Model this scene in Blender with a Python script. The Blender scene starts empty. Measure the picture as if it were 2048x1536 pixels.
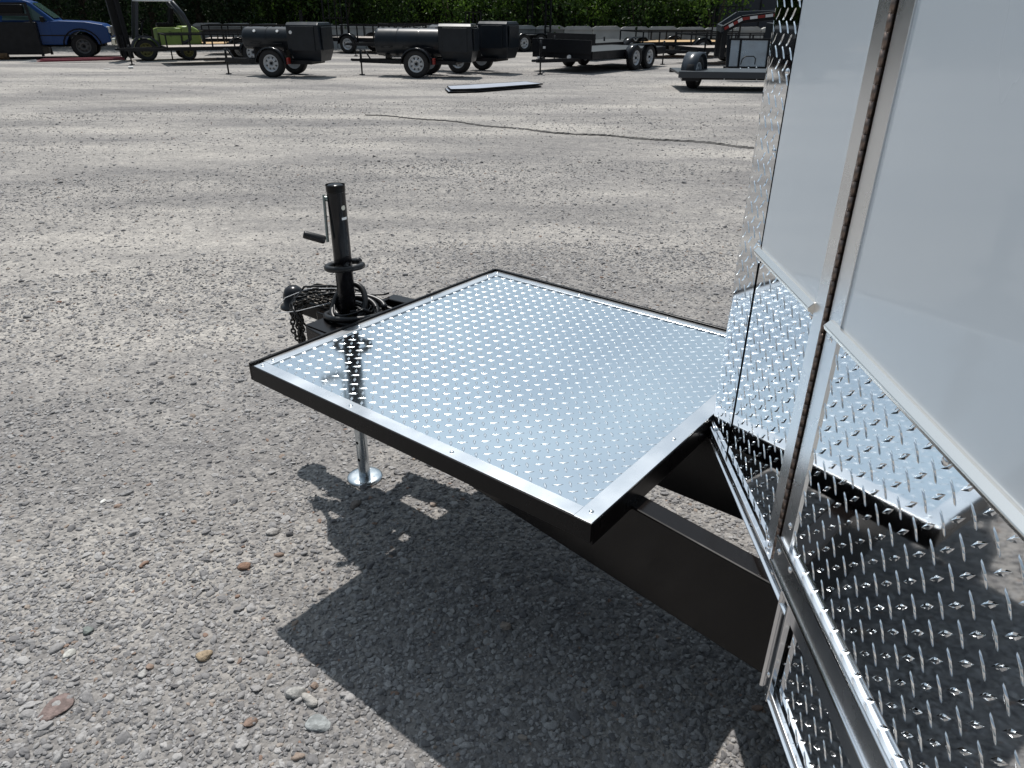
import bpy, bmesh, math, random
import numpy as np
from mathutils import Vector, Matrix
R = math.radians
random.seed(7); rng = np.random.default_rng(7)
SC = bpy.context.scene; COL = SC.collection

# ------------------------------------------------------------------ camera, light, exposure
H = 1.6; F = 1462.0; TH = .475; RO = .008
c_, s_ = math.cos(RO), math.sin(RO)
FW = Vector((0, math.cos(TH), -math.sin(TH))); UP0 = Vector((0, math.sin(TH), math.cos(TH))); RT0 = Vector((1, 0, 0))
RT = c_*RT0 + s_*UP0; UP = -s_*RT0 + c_*UP0
cam = bpy.data.cameras.new('camera'); co = bpy.data.objects.new('camera', cam); COL.objects.link(co)
co.matrix_world = Matrix(((RT.x, UP.x, -FW.x, 0), (RT.y, UP.y, -FW.y, 0), (RT.z, UP.z, -FW.z, H), (0, 0, 0, 1)))
cam.sensor_width = 36; cam.lens = 36*F/2048; cam.clip_start = .02; cam.clip_end = 600
SC.camera = co
SUNV = Vector((.11, -.47, -1.0)).normalized()          # direction the sunlight travels
sd = bpy.data.lights.new('sun', 'SUN'); sd.energy = 5.0; sd.angle = R(.55); sd.color = (1, .965, .92)
so = bpy.data.objects.new('sun', sd); COL.objects.link(so)
so.rotation_euler = SUNV.to_track_quat('-Z', 'Y').to_euler()
W = bpy.data.worlds.new('World'); SC.world = W; W.use_nodes = True
nt = W.node_tree; nt.nodes.clear(); N = nt.nodes.new; L = nt.links.new
wo = N('ShaderNodeOutputWorld'); bg = N('ShaderNodeBackground'); sky = N('ShaderNodeTexSky')
sky.sky_type = 'NISHITA'; sky.sun_disc = False
sky.sun_elevation = math.asin(-SUNV.z); sky.sun_rotation = math.atan2(-SUNV.x, -SUNV.y)
sky.dust_density = 2.0; sky.air_density = 1.0; sky.ozone_density = 1.0
bg.inputs[1].default_value = .077
tc = N('ShaderNodeTexCoord'); mp = N('ShaderNodeMapping'); mp.inputs['Scale'].default_value = (1, 1, 2.4)
L(tc.outputs['Generated'], mp.inputs[0])
nz = N('ShaderNodeTexNoise'); nz.inputs['Scale'].default_value = 2.3; nz.inputs['Detail'].default_value = 7; nz.inputs['Roughness'].default_value = .58
L(mp.outputs[0], nz.inputs['Vector'])
cr = N('ShaderNodeValToRGB'); cr.color_ramp.elements[0].position = .40; cr.color_ramp.elements[1].position = .72
cr.color_ramp.elements[0].color = (.45, .45, .45, 1); cr.color_ramp.elements[1].color = (.95, .95, .95, 1)
L(nz.outputs[0], cr.inputs[0])
mx = N('ShaderNodeMix'); mx.data_type = 'RGBA'; L(cr.outputs[0], mx.inputs[0]); L(sky.outputs[0], mx.inputs[6])
dt = N('ShaderNodeVectorMath'); dt.operation = 'DOT_PRODUCT'; nv = N('ShaderNodeVectorMath'); nv.operation = 'NORMALIZE'; L(tc.outputs['Generated'], nv.inputs[0]); L(nv.outputs[0], dt.inputs[0]); dt.inputs[1].default_value = tuple(-SUNV)
fs = N('ShaderNodeMapRange'); fs.inputs[1].default_value = -.3; fs.inputs[2].default_value = 1.0; fs.inputs[3].default_value = 0; fs.inputs[4].default_value = 1; L(dt.outputs['Value'], fs.inputs[0])
pw = N('ShaderNodeMath'); pw.operation = 'POWER'; L(fs.outputs[0], pw.inputs[0]); pw.inputs[1].default_value = 2.2
pm_ = N('ShaderNodeMath'); pm_.operation = 'MULTIPLY_ADD'; L(pw.outputs[0], pm_.inputs[0]); pm_.inputs[1].default_value = 14.5; pm_.inputs[2].default_value = 1.9
cc_ = N('ShaderNodeVectorMath'); cc_.operation = 'SCALE'; cc_.inputs[0].default_value = (.80, .97, 1.10); L(pm_.outputs[0], cc_.inputs['Scale'])   # thin summer cloud, brighter round the sun
L(cc_.outputs[0], mx.inputs[7])
L(mx.outputs[2], bg.inputs[0]); L(bg.outputs[0], wo.inputs[0])
SC.view_settings.view_transform = 'Standard'; SC.view_settings.look = 'None'
SC.view_settings.exposure = -.15; SC.view_settings.gamma = 1

# ------------------------------------------------------------------ helpers
def ray(px, py): return FW + RT*((px-1024)/F) - UP*((py-768)/F)
def at(px, py, z=0.0):
    r = ray(px, py); p = Vector((0, 0, H)) + r*((z-H)/r.z); return p
def tag(o, label=None, cat=None, group=None, kind=None):
    if label: o['label'] = label
    if cat: o['category'] = cat
    if group: o['group'] = group
    if kind: o['kind'] = kind
    return o
def empty(name, loc, rz=0):
    o = bpy.data.objects.new(name, None); COL.objects.link(o); o.location = loc; o.rotation_euler = (0, 0, rz)
    o.empty_display_size = .1; return o
def link(name, me, parent=None, loc=(0, 0, 0), rz=0):
    o = bpy.data.objects.new(name, me); COL.objects.link(o); o.location = loc; o.rotation_euler = (0, 0, rz)
    if parent: o.parent = parent
    return o
class MB:
    def __init__(s): s.v = []; s.f = []; s.sm = []
    def add(s, vs, fs, smooth=False):
        b = len(s.v); s.v += [tuple(v) for v in vs]; s.f += [tuple(i+b for i in f) for f in fs]; s.sm += [smooth]*len(fs); return s
    def box(s, c, d, rz=0, M=None):
        hx, hy, hz = d[0]/2, d[1]/2, d[2]/2
        vs = [Vector((x*hx, y*hy, z*hz)) for z in (-1, 1) for y in (-1, 1) for x in (-1, 1)]
        if M: vs = [M @ v for v in vs]
        elif rz: vs = [Matrix.Rotation(rz, 3, 'Z') @ v for v in vs]
        return s.add([Vector(c)+v for v in vs], [(0, 2, 3, 1), (4, 5, 7, 6), (0, 1, 5, 4), (2, 6, 7, 3), (0, 4, 6, 2), (1, 3, 7, 5)])
    def bar(s, p, q, w, h, up=(0, 0, 1)):
        p, q = Vector(p), Vector(q); x = (q-p); l = x.length; x.normalize(); y = Vector(up).cross(x)
        if y.length < 1e-5: y = Vector((0, 1, 0)).cross(x)
        y.normalize(); z = x.cross(y)
        return s.box((p+q)/2, (l, w, h), M=Matrix((x, y, z)).transposed())
    def cyl(s, p, q, r, r2=None, n=16, cap=True):
        p, q = Vector(p), Vector(q); r2 = r if r2 is None else r2; z = (q-p).normalized()
        x = z.orthogonal().normalized(); y = z.cross(x); vs = []
        for k in range(n):
            a = 2*math.pi*k/n; d = x*math.cos(a)+y*math.sin(a); vs += [p+d*r, q+d*r2]
        s.add(vs, [(2*k, 2*((k+1) % n), 2*((k+1) % n)+1, 2*k+1) for k in range(n)], True)
        if cap:
            b = len(s.v)-2*n
            s.f += [tuple(b+2*k for k in range(n))[::-1], tuple(b+2*k+1 for k in range(n))]; s.sm += [False, False]
        return s
    def tube(s, pts, r, n=8, closed=False):
        P = [Vector(p) for p in pts]; m = len(P); vs = []; x = None
        for i in range(m):
            t = (P[(i+1) % m]-P[i-1]) if closed else (P[min(i+1, m-1)]-P[max(i-1, 0)]); t.normalize()
            x = t.orthogonal().normalized() if x is None else (x-t*x.dot(t)).normalized()
            y = t.cross(x); rr = r[i] if hasattr(r, '__len__') else r
            vs += [P[i]+(x*math.cos(2*math.pi*k/n)+y*math.sin(2*math.pi*k/n))*rr for k in range(n)]
        fs = []
        for i in range(m if closed else m-1):
            j = (i+1) % m
            fs += [(i*n+k, i*n+(k+1) % n, j*n+(k+1) % n, j*n+k) for k in range(n)]
        if not closed: fs += [tuple(range(n))[::-1], tuple((m-1)*n+k for k in range(n))]
        return s.add(vs, fs, True)
    def lathe(s, prof, c, ax=(0, 1, 0), n=28):                # prof: (radius, distance along ax)
        c = Vector(c); z = Vector(ax).normalized(); x = z.orthogonal().normalized(); y = z.cross(x); vs = []; m = len(prof)
        for k in range(n):
            a = 2*math.pi*k/n; d = x*math.cos(a)+y*math.sin(a)
            vs += [c+d*r+z*h for r, h in prof]
        return s.add(vs, [(k*m+i, ((k+1) % n)*m+i, ((k+1) % n)*m+i+1, k*m+i+1) for k in range(n) for i in range(m-1)], True)
    def prism(s, prof, y0, y1):                               # profile in x,z extruded along y
        n = len(prof); vs = [(x, y0, z) for x, z in prof]+[(x, y1, z) for x, z in prof]
        return s.add(vs, [tuple(range(n)), tuple(range(2*n-1, n-1, -1))]+[(i, i+n, (i+1) % n+n, (i+1) % n) for i in range(n)])
    recalc = True
    def mesh(s, name, mat, off=(0, 0, 0)):
        me = bpy.data.meshes.new(name); o = Vector(off)
        me.from_pydata([tuple(Vector(v)-o) for v in s.v], [], s.f); me.polygons.foreach_set('use_smooth', s.sm)
        if s.recalc: bm = bmesh.new(); bm.from_mesh(me); bmesh.ops.recalc_face_normals(bm, faces=bm.faces); bm.to_mesh(me); bm.free()
        if mat: me.materials.append(mat)
        return me
    def build(s, name, mat, parent=None, bevel=0, off=(0, 0, 0), loc=(0, 0, 0)):
        o = link(name, s.mesh(name, mat, off), parent, loc)
        if bevel:
            m = o.modifiers.new('bevel', 'BEVEL'); m.width = bevel; m.segments = 2; m.limit_method = 'ANGLE'; m.angle_limit = R(40)
        return o

MATS = {}
def mat(name, col, rough=.5, metal=0, noise=0, nscale=8, bump=0, bscale=60, coat=0, col2=None, rn=0, spec=None, stretch=None, detail=5):
    if name in MATS: return MATS[name]
    m = bpy.data.materials.new(name); m.use_nodes = True; t = m.node_tree; b = t.nodes['Principled BSDF']; n = t.nodes.new; l = t.links.new
    b.inputs['Base Color'].default_value = (*col, 1); b.inputs['Roughness'].default_value = rough; b.inputs['Metallic'].default_value = metal
    if coat: b.inputs['Coat Weight'].default_value = coat; b.inputs['Coat Roughness'].default_value = .04
    if spec is not None: b.inputs['Specular IOR Level'].default_value = spec
    c = n('ShaderNodeTexCoord'); src = c.outputs['Object']
    if stretch:
        mpp = n('ShaderNodeMapping'); mpp.inputs['Scale'].default_value = stretch; l(src, mpp.inputs[0]); src = mpp.outputs[0]
    if noise or rn:
        z = n('ShaderNodeTexNoise'); z.inputs['Scale'].default_value = nscale; z.inputs['Detail'].default_value = detail; l(src, z.inputs['Vector'])
        if noise:
            x = n('ShaderNodeMix'); x.data_type = 'RGBA'; x.inputs[6].default_value = (*col, 1)
            x.inputs[7].default_value = (*(col2 or [v*(1-noise) for v in col]), 1)
            k = n('ShaderNodeMapRange'); k.inputs[1].default_value = .35; k.inputs[2].default_value = .65; l(z.outputs[0], k.inputs[0]); l(k.outputs[0], x.inputs[0])
            l(x.outputs[2], b.inputs['Base Color'])
        if rn:
            k = n('ShaderNodeMapRange'); k.inputs[1].default_value = .3; k.inputs[2].default_value = .7; k.inputs[3].default_value = rough-rn; k.inputs[4].default_value = rough+rn
            l(z.outputs[0], k.inputs[0]); l(k.outputs[0], b.inputs['Roughness'])
    if bump:
        z = n('ShaderNodeTexNoise'); z.inputs['Scale'].default_value = bscale; z.inputs['Detail'].default_value = 4; l(src, z.inputs['Vector'])
        p = n('ShaderNodeBump'); p.inputs['Strength'].default_value = bump; p.inputs['Distance'].default_value = .01; l(z.outputs[0], p.inputs['Height']); l(p.outputs[0], b.inputs['Normal'])
    MATS[name] = m; return m
plate = mat('bright aluminium plate', (.86, .88, .90), .045, 1, rn=.015, nscale=3, bump=.02, bscale=5)
deckp = mat('deck aluminium plate', (.86, .92, .95), .10, 1, rn=.035, nscale=4, bump=.02, bscale=8)
treadm = mat('deck tread bars', (.90, .93, .95), .24, 1)
alu = mat('mill aluminium', (.80, .82, .84), .27, 1, rn=.04, nscale=9)
polal = mat('polished aluminium trim', (.88, .88, .89), .16, 1, rn=.03, nscale=9)
zinc = mat('zinc plated steel', (.70, .75, .78), .28, 1, noise=.25, nscale=25, rn=.1)
steel = mat('hinge steel', (.26, .20, .17), .42, .8, noise=.5, nscale=60, rn=.12)
blackp = mat('satin black paint', (.006, .005, .0055), .30, 0, noise=.3, nscale=9, rn=.05, bump=.02, bscale=150, spec=.2)
blackg = mat('gloss black paint', (.008, .008, .010), .2, 0, rn=.08, nscale=20, spec=.35)
whitep = mat('gloss white panel', (.58, .635, .69), .24, 0, coat=.5, noise=.05, nscale=2.2, bump=.02, bscale=4, rn=.08, stretch=(1, 1, .25))
rubber = mat('tyre rubber', (.012, .012, .013), .75, 0, noise=.3, nscale=20)
cabler = mat('black cable jacket', (.010, .010, .011), .38, spec=.4)
grit = mat('weathered black steel', (.009, .010, .013), .42, 0, noise=.4, nscale=6, rn=.1, spec=.25)
grill = mat('matt black smoker paint', (.012, .016, .022), .34, 0, noise=.3, nscale=5, rn=.06, spec=.35)
rimw = mat('grey rim', (.52, .54, .56), .4, .3, noise=.15, nscale=14)
redl = mat('red lens', (.24, .015, .012), .25)
whitel = mat('white tape', (.75, .75, .75), .4)
deckst = mat('dark steel deck', (.07, .08, .09), .38, .4, noise=.3, nscale=5)
wood = mat('yellow pine deck', (.55, .36, .17), .7, 0, noise=.3, nscale=6, stretch=(1, 12, 1))
oldwood = mat('grey deck boards', (.42, .37, .33), .8, 0, noise=.3, nscale=6)
sheet = mat('galvanised sheet', (.62, .66, .70), .33, .85, noise=.2, nscale=4, rn=.1)
darkin = mat('dark void', (.006, .006, .006), .9)

# ------------------------------------------------------------------ ground
def ground_mat():
    m = bpy.data.materials.new('gravel ground'); m.use_nodes = True; t = m.node_tree; b = t.nodes['Principled BSDF']; n = t.nodes.new; l = t.links.new
    c = n('ShaderNodeTexCoord')
    def noise(sc, det=5, ro=.6, st=None, rot=0):
        src = c.outputs['Object']
        if st:
            p = n('ShaderNodeMapping'); p.inputs['Scale'].default_value = st; p.inputs['Rotation'].default_value = (0, 0, rot); l(src, p.inputs[0]); src = p.outputs[0]
        z = n('ShaderNodeTexNoise'); z.inputs['Scale'].default_value = sc; z.inputs['Detail'].default_value = det; z.inputs['Roughness'].default_value = ro; l(src, z.inputs['Vector']); return z.outputs[0]
    def ramp(s, a, b_, ca, cb):
        r = n('ShaderNodeValToRGB'); r.color_ramp.elements[0].position = a; r.color_ramp.elements[1].position = b_
        r.color_ramp.elements[0].color = (*ca, 1); r.color_ramp.elements[1].color = (*cb, 1); l(s, r.inputs[0]); return r.outputs[0]
    def mix(f, a, b_, mode='MIX'):
        x = n('ShaderNodeMix'); x.data_type = 'RGBA'; x.blend_type = mode
        if isinstance(f, float): x.inputs[0].default_value = f
        else: l(f, x.inputs[0])
        l(a, x.inputs[6]); l(b_, x.inputs[7]); return x.outputs[2]
    big = ramp(noise(.55, 6, .62, (.5, 1.3, 1), .2), .40, .62, (.214, .207, .204), (.358, .342, .323))     # grey gravel to pale dust
    trk = ramp(noise(.42, 6, .62, (.40, 1.5, 1), .35), .36, .66, (.84, .84, .85), (1.16, 1.15, 1.12))
    med = ramp(noise(9, 6, .7), .3, .7, (.80, .80, .81), (1.15, 1.14, 1.12))
    v = n('ShaderNodeTexVoronoi'); v.inputs['Scale'].default_value = 75; l(c.outputs['Object'], v.inputs['Vector'])
    sep = n('ShaderNodeSeparateColor'); l(v.outputs['Color'], sep.inputs[0])
    cell = ramp(sep.outputs[0], 0, 1, (.74, .74, .75), (1.22, 1.21, 1.20))
    v2 = n('ShaderNodeTexVoronoi'); v2.inputs['Scale'].default_value = 22; l(c.outputs['Object'], v2.inputs['Vector'])
    sp2 = n('ShaderNodeSeparateColor'); l(v2.outputs['Color'], sp2.inputs[0])
    far = ramp(sp2.outputs[1], 0, 1, (.90, .90, .90), (1.08, 1.08, 1.07))
    spk = n('ShaderNodeTexVoronoi'); spk.inputs['Scale'].default_value = 9; l(c.outputs['Object'], spk.inputs['Vector'])
    spots = ramp(spk.outputs['Distance'], .05, .11, (.50, .48, .46), (1, 1, 1))
    x = mix(1.0, big, trk, 'MULTIPLY'); x = mix(1.0, x, med, 'MULTIPLY'); x = mix(1.0, x, cell, 'MULTIPLY'); x = mix(1.0, x, far, 'MULTIPLY'); x = mix(.7, x, spots, 'MULTIPLY')
    l(x, b.inputs['Base Color']); b.inputs['Roughness'].default_value = .9; b.inputs['Specular IOR Level'].default_value = .25
    # relief: cells as small pebbles plus noise
    inv = n('ShaderNodeMath'); inv.operation = 'SUBTRACT'; inv.inputs[0].default_value = 1; l(v.outputs['Distance'], inv.inputs[1])
    a = n('ShaderNodeMath'); a.operation = 'ADD'; l(inv.outputs[0], a.inputs[0]); l(noise(30, 6, .7), a.inputs[1])
    bp = n('ShaderNodeBump'); bp.inputs['Strength'].default_value = .6; bp.inputs['Distance'].default_value = .012; l(a.outputs[0], bp.inputs['Height'])
    b2 = n('ShaderNodeBump'); b2.inputs['Strength'].default_value = .5; b2.inputs['Distance'].default_value = .05; l(noise(4, 6, .65), b2.inputs['Height']); l(bp.outputs[0], b2.inputs['Normal'])
    l(b2.outputs[0], b.inputs['Normal']); return m
gm = ground_mat()
tag(MB().add([(-400, -60, 0), (400, -60, 0), (400, 500, 0), (-400, 500, 0)], [(0, 1, 2, 3)]).build('gravel_ground', gm), kind='structure')

def stone_mat(name, ca, cb):
    m = bpy.data.materials.new(name); m.use_nodes = True; t = m.node_tree; b = t.nodes['Principled BSDF']; n = t.nodes.new; l = t.links.new
    oi = n('ShaderNodeObjectInfo'); r = n('ShaderNodeValToRGB'); e = r.color_ramp.elements
    e[0].position = 0; e[0].color = (*ca, 1); e[1].position = .965; e[1].color = (*cb, 1)
    k = e.new(.98); k.color = (.29, .24, .20, 1); k = e.new(.996); k.color = (.24, .165, .13, 1)
    l(oi.outputs['Random'], r.inputs[0])
    z = n('ShaderNodeTexNoise'); z.inputs['Scale'].default_value = 3; c = n('ShaderNodeTexCoord'); l(c.outputs['Object'], z.inputs['Vector'])
    x = n('ShaderNodeMix'); x.data_type = 'RGBA'; x.blend_type = 'MULTIPLY'; x.inputs[0].default_value = .6; l(r.outputs[0], x.inputs[6]); l(z.outputs[0], x.inputs[7])
    g = n('ShaderNodeMix'); g.data_type = 'RGBA'; g.blend_type = 'MULTIPLY'; g.inputs[0].default_value = 1; l(x.outputs[2], g.inputs[6]); g.inputs[7].default_value = (1.35, 1.35, 1.35, 1)
    l(g.outputs[2], b.inputs['Base Color']); b.inputs['Roughness'].default_value = .88; b.inputs['Specular IOR Level'].default_value = .3
    return m
def loose_gravel():
    n_ring = []
    P = []
    for r0, r1, dens in ((.45, 1.5, 15000), (1.5, 2.4, 12000), (2.4, 3.6, 7500), (3.6, 5.5, 3200), (5.5, 9, 1100), (9, 15, 330), (15, 24, 70)):
        area = R(100)/2*(r1*r1-r0*r0); n = int(area*dens)
        r = np.sqrt(rng.uniform(r0*r0, r1*r1, n)); a = rng.uniform(R(-50), R(50), n)
        P.append(np.stack([np.sin(a)*r, np.cos(a)*r], 1))
    P = np.concatenate(P)
    # bare dusty patches carry fewer stones
    g = (np.sin(P[:, 0]*1.3+P[:, 1]*.7)+np.sin(P[:, 0]*.6-P[:, 1]*1.9+1.3)+np.sin(P[:, 0]*3.1+P[:, 1]*2.3+.5)*.6)/2.6
    keep = rng.uniform(0, 1, len(P)) < np.clip(.62-.5*g, .12, 1); P = P[keep]; n = len(P)
    d = np.hypot(P[:, 0], P[:, 1])
    s = np.clip(rng.lognormal(math.log(.0042), .42, n), .002, .016)*(1+.05*np.clip(d-2, 0, 9))
    me = bpy.data.meshes.new('loose_gravel'); me.from_pydata([(x, y, z) for (x, y), z in zip(P.tolist(), (s*.12).tolist())], [], [])
    at1 = me.attributes.new('sc', 'FLOAT_VECTOR', 'POINT')
    sv = np.stack([s*rng.uniform(.8, 1.5, n), s*rng.uniform(.7, 1.1, n), s*rng.uniform(.38, .75, n)], 1).astype(np.float32); at1.data.foreach_set('vector', sv.ravel())
    at2 = me.attributes.new('rt', 'FLOAT_VECTOR', 'POINT')
    rv = np.stack([rng.normal(0, .25, n), rng.normal(0, .25, n), rng.uniform(0, 6.28, n)], 1).astype(np.float32); at2.data.foreach_set('vector', rv.ravel())
    o = link('loose_gravel', me); tag(o, kind='stuff', label='loose grey gravel stones scattered over the yard')
    g = bpy.data.node_groups.new('gravel', 'GeometryNodeTree'); g.interface.new_socket('Geometry', in_out='INPUT', socket_type='NodeSocketGeometry'); g.interface.new_socket('Geometry', in_out='OUTPUT', socket_type='NodeSocketGeometry')
    N = g.nodes.new; L = g.links.new; gi = N('NodeGroupInput'); go = N('NodeGroupOutput')
    g2i = N('GeometryNodeGeometryToInstance')
    for k in range(5):
        ic = N('GeometryNodeMeshIcoSphere'); ic.inputs['Radius'].default_value = 1; ic.inputs['Subdivisions'].default_value = 3 if k < 4 else 2
        sp = N('GeometryNodeSetPosition'); nz = N('ShaderNodeTexVoronoi'); nz.inputs['Scale'].default_value = .75
        ps = N('GeometryNodeInputPosition'); ad = N('ShaderNodeVectorMath'); ad.inputs[1].default_value = (k*3.7, k*1.9, k*2.3); L(ps.outputs[0], ad.inputs[0]); L(ad.outputs[0], nz.inputs['Vector'])
        mt = N('ShaderNodeMath'); mt.operation = 'MULTIPLY_ADD'; mt.inputs[1].default_value = -.75; mt.inputs[2].default_value = .38; L(nz.outputs['Distance'], mt.inputs[0])
        sc = N('ShaderNodeVectorMath'); sc.operation = 'SCALE'; L(ps.outputs[0], sc.inputs[0]); L(mt.outputs[0], sc.inputs['Scale'])
        L(ic.outputs['Mesh'], sp.inputs['Geometry']); L(sc.outputs[0], sp.inputs['Offset']); L(sp.outputs[0], g2i.inputs[0])
    smt = N('GeometryNodeSetMaterial'); smt.inputs['Material'].default_value = stone_mat('grey stones', (.145, .141, .144), (.385, .374, .366))
    L(g2i.outputs[0], smt.inputs['Geometry'])
    ip = N('GeometryNodeInstanceOnPoints'); L(gi.outputs[0], ip.inputs['Points']); L(smt.outputs[0], ip.inputs['Instance']); ip.inputs['Pick Instance'].default_value = True
    a1 = N('GeometryNodeInputNamedAttribute'); a1.data_type = 'FLOAT_VECTOR'; a1.inputs['Name'].default_value = 'sc'; L(a1.outputs[0], ip.inputs['Scale'])
    a2 = N('GeometryNodeInputNamedAttribute'); a2.data_type = 'FLOAT_VECTOR'; a2.inputs['Name'].default_value = 'rt'
    e2 = N('FunctionNodeEulerToRotation'); L(a2.outputs[0], e2.inputs[0]); L(e2.outputs[0], ip.inputs['Rotation'])
    L(ip.outputs[0], go.inputs[0]); md = o.modifiers.new('gravel', 'NODES'); md.node_group = g
loose_gravel()

def stone(px, py, r, col, label, flat=.6, cname='loose stone'):
    bm = bmesh.new(); bmesh.ops.create_icosphere(bm, subdivisions=3, radius=1)
    ph = random.uniform(0, 9)
    for v in bm.verts:
        p = v.co; k = 1+.14*math.sin(2.3*p.x+ph)+.12*math.sin(3.1*p.y+ph*2)+.10*math.sin(4*p.z+3*p.x+ph)
        v.co = Vector((p.x*1.25, p.y*.85, p.z*flat))*k*r
    me = bpy.data.meshes.new('stone'); bm.to_mesh(me); bm.free()
    for p in me.polygons: p.use_smooth = True
    me.materials.append(mat('stone '+label[:18], col, .88, 0, noise=.45, nscale=60, bump=.5, bscale=160))
    g = at(px, py); o = link('loose_stone', me, None, (g.x, g.y, r*flat*.55), random.uniform(0, 3)); tag(o, label, 'stone')
for a in ((412, 1314, .018, (.40, .31, .21), 'tan chunky stone on the gravel left of the platform shadow'),
          (487, 1136, .017, (.27, .165, .115), 'orange brown stone lying left of the tongue shadow'),
          (288, 1130, .012, (.27, .175, .13), 'small brick red chip on the left gravel'),
          (206, 1004, .011, (.75, .74, .70), 'tiny white flat chip on the gravel at left', .3),
          (138, 1312, .016, (.55, .54, .50), 'elongated pale grey stone in the lower left gravel', .5),
          (590, 1390, .021, (.42, .41, .39), 'larger grey stone beside the platform shadow, below its corner'),
          (618, 1402, .019, (.47, .45, .42), 'pale round stone touching the larger grey stone below the shadow corner'),
          (500, 1446, .015, (.27, .19, .15), 'reddish brown flat stone near the bottom of the gravel', .35),
          (640, 1450, .026, (.36, .38, .38), 'flat blue grey stone pressed into gravel under the shadow edge', .3),
          (710, 1012, .019, (.20, .17, .15), 'brown stone in the shade below the jack foot'),
          (868, 1010, .012, (.33, .27, .23), 'small brown pebble in the sunlit gap beside the jack foot'),
          (118, 605, .014, (.20, .09, .06), 'dark red chip on the gravel far left', .4),
          (545, 1065, .020, (.40, .38, .36), 'flat grey stone left of the tongue shadow', .4),
          (176, 1262, .014, (.21, .235, .22), 'greenish grey stone in the left gravel'),
          (285, 1350, .012, (.45, .44, .42), 'pale chip below the tan chunky stone', .5),
          (110, 1420, .034, (.24, .18, .165), 'flat reddish stone at the lower left edge of the gravel', .18)):
    stone(*a)

# crumbled seam running across the yard
def seam():
    mb = MB(); p0, p1 = at(730, 231), at(1530, 300); d = (p1-p0); l = d.length; d.normalize(); nn = Vector((-d.y, d.x, 0)); k = 0
    q = []
    for i in range(161):
        t = i/160; c = p0+d*l*t+nn*(.10*math.sin(t*9)+.05*math.sin(t*31)+random.uniform(-.02, .02)); w = (.006+.035*t)*random.uniform(.3, 1.3)
        q.append((c-nn*w, c+nn*w*.2+Vector((0, 0, .014+.014*t*random.random())), c+nn*w))
    vs = [v+Vector((0, 0, .003)) for r in q for v in r]
    mb.add(vs, [(3*i+j, 3*i+3+j, 3*i+4+j, 3*i+1+j) for i in range(160) for j in (0, 1)])
    tag(mb.build('ground_seam', mat('dark seam', (.10, .095, .09), .95, 0, noise=.4, nscale=30, bump=.6, bscale=80)), kind='structure')
seam()

# ------------------------------------------------------------------ the enclosed trailer
PA = Vector((-.727, 1.846, 0)); ang = .906
U = Vector((math.cos(ang), math.sin(ang), 0)); V = Vector((U.y, -U.x, 0))
def T(u, v, z): return PA+U*u+V*v+Vector((0, 0, z))
TR = empty('enclosed_trailer', T(.54, 2.2, 0))
tag(TR, 'white enclosed trailer with tread plate V nose and a tread plate platform on its tongue', 'trailer')
OFF = TR.location.copy()
def part(mb, name, m, parent=None, bevel=0, label=None):
    o = mb.build(name, m, parent or TR, bevel, OFF)
    if label: o['label'] = label
    return o
ZP = .70; PW = 1.081; PL = 1.123
def tri(mb, p, a, b, h): pass
# treads
def lozenge(mb, c, d, n, L_=.030, W_=.0090, h=.0015):
    mb.recalc = False
    d = d.normalized(); e = n.cross(d); vs = []
    out = [(1, 0), (.45, .62), (0, 1), (-.45, .62), (-1, 0), (-.45, -.62), (0, -1), (.45, -.62)]; k = 8
    for sl, sw, sh in ((1, 1, -.0002), (.80, .36, h*.9), (.72, .24, h)):
        for x, y in out: vs.append(c+d*(x*L_/2*sl)+e*(y*W_/2*sw)+n*sh)
    fs = [(r*k+i, r*k+(i+1) % k, (r+1)*k+(i+1) % k, (r+1)*k+i) for r in (0, 1) for i in range(k)]+[tuple(2*k+i for i in range(k))]
    mb.add(vs, fs, False)
def treads(mb, org, e1, e2, n, pitch, inside, ph=(0, 0), rng_=60, **kw):
    for i in range(-rng_, rng_):
        for j in range(-rng_, rng_):
            for h_ in (0, 1):
                a = (i+.5*h_)*pitch+ph[0]; b = (j+.5*h_)*pitch+ph[1]
                if inside(a, b): lozenge(mb, org+e1*a+e2*b, (e1+e2) if h_ else (e1-e2), n, **kw)
# platform: black angle-iron frame, plate, raised bars, trim strips, screws
f = MB()
t_ = .006
def wbox(mb, u0, u1, v0, v1, z0, z1):
    vs = [T(u, v, z) for z in (z0, z1) for v in (v0, v1) for u in (u0, u1)]
    mb.add(vs, [(0, 2, 3, 1), (4, 5, 7, 6), (0, 1, 5, 4), (2, 6, 7, 3), (0, 4, 6, 2), (1, 3, 7, 5)])
zb = ZP-.045; lip = ZP+.0075
wbox(f, -.004, t_, -.008, PL+.004, zb, ZP+.001)
wbox(f, -.004, PW+.004, -.016, -.008, zb, lip)
wbox(f, PW-.001, PW+.010, -.008, PL+.004, zb, lip)
wbox(f, t_, PW-.001, PL-.004, PL+.004, zb-.012, ZP-.002)
wbox(f, t_, .045, -.006, PL-.004, zb, zb+.006); wbox(f, PW-.045, PW-.001, -.006, PL-.004, zb, zb+.006)
wbox(f, .045, PW-.045, .5, .55, zb, zb+.03)
fr = part(f, 'platform_frame', blackp, bevel=.0012)
pl = MB(); wbox(pl, t_+.001, PW-.002, -.007, PL-.006, ZP-.006, ZP-.003)
PLT = part(pl, 'platform_plate', deckp)
tr = MB(); m_ = .034
treads(tr, T(0, 0, ZP-.003), U, V, Vector((0, 0, 1)), .0387, lambda a, b: m_ < a < PW-m_ and m_-.01 < b < PL-m_, (.012, .008), L_=.0262, W_=.0088, h=.0014)
o = part(tr, 'raised_tread', treadm, PLT); o['kind'] = 'stuff'
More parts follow.
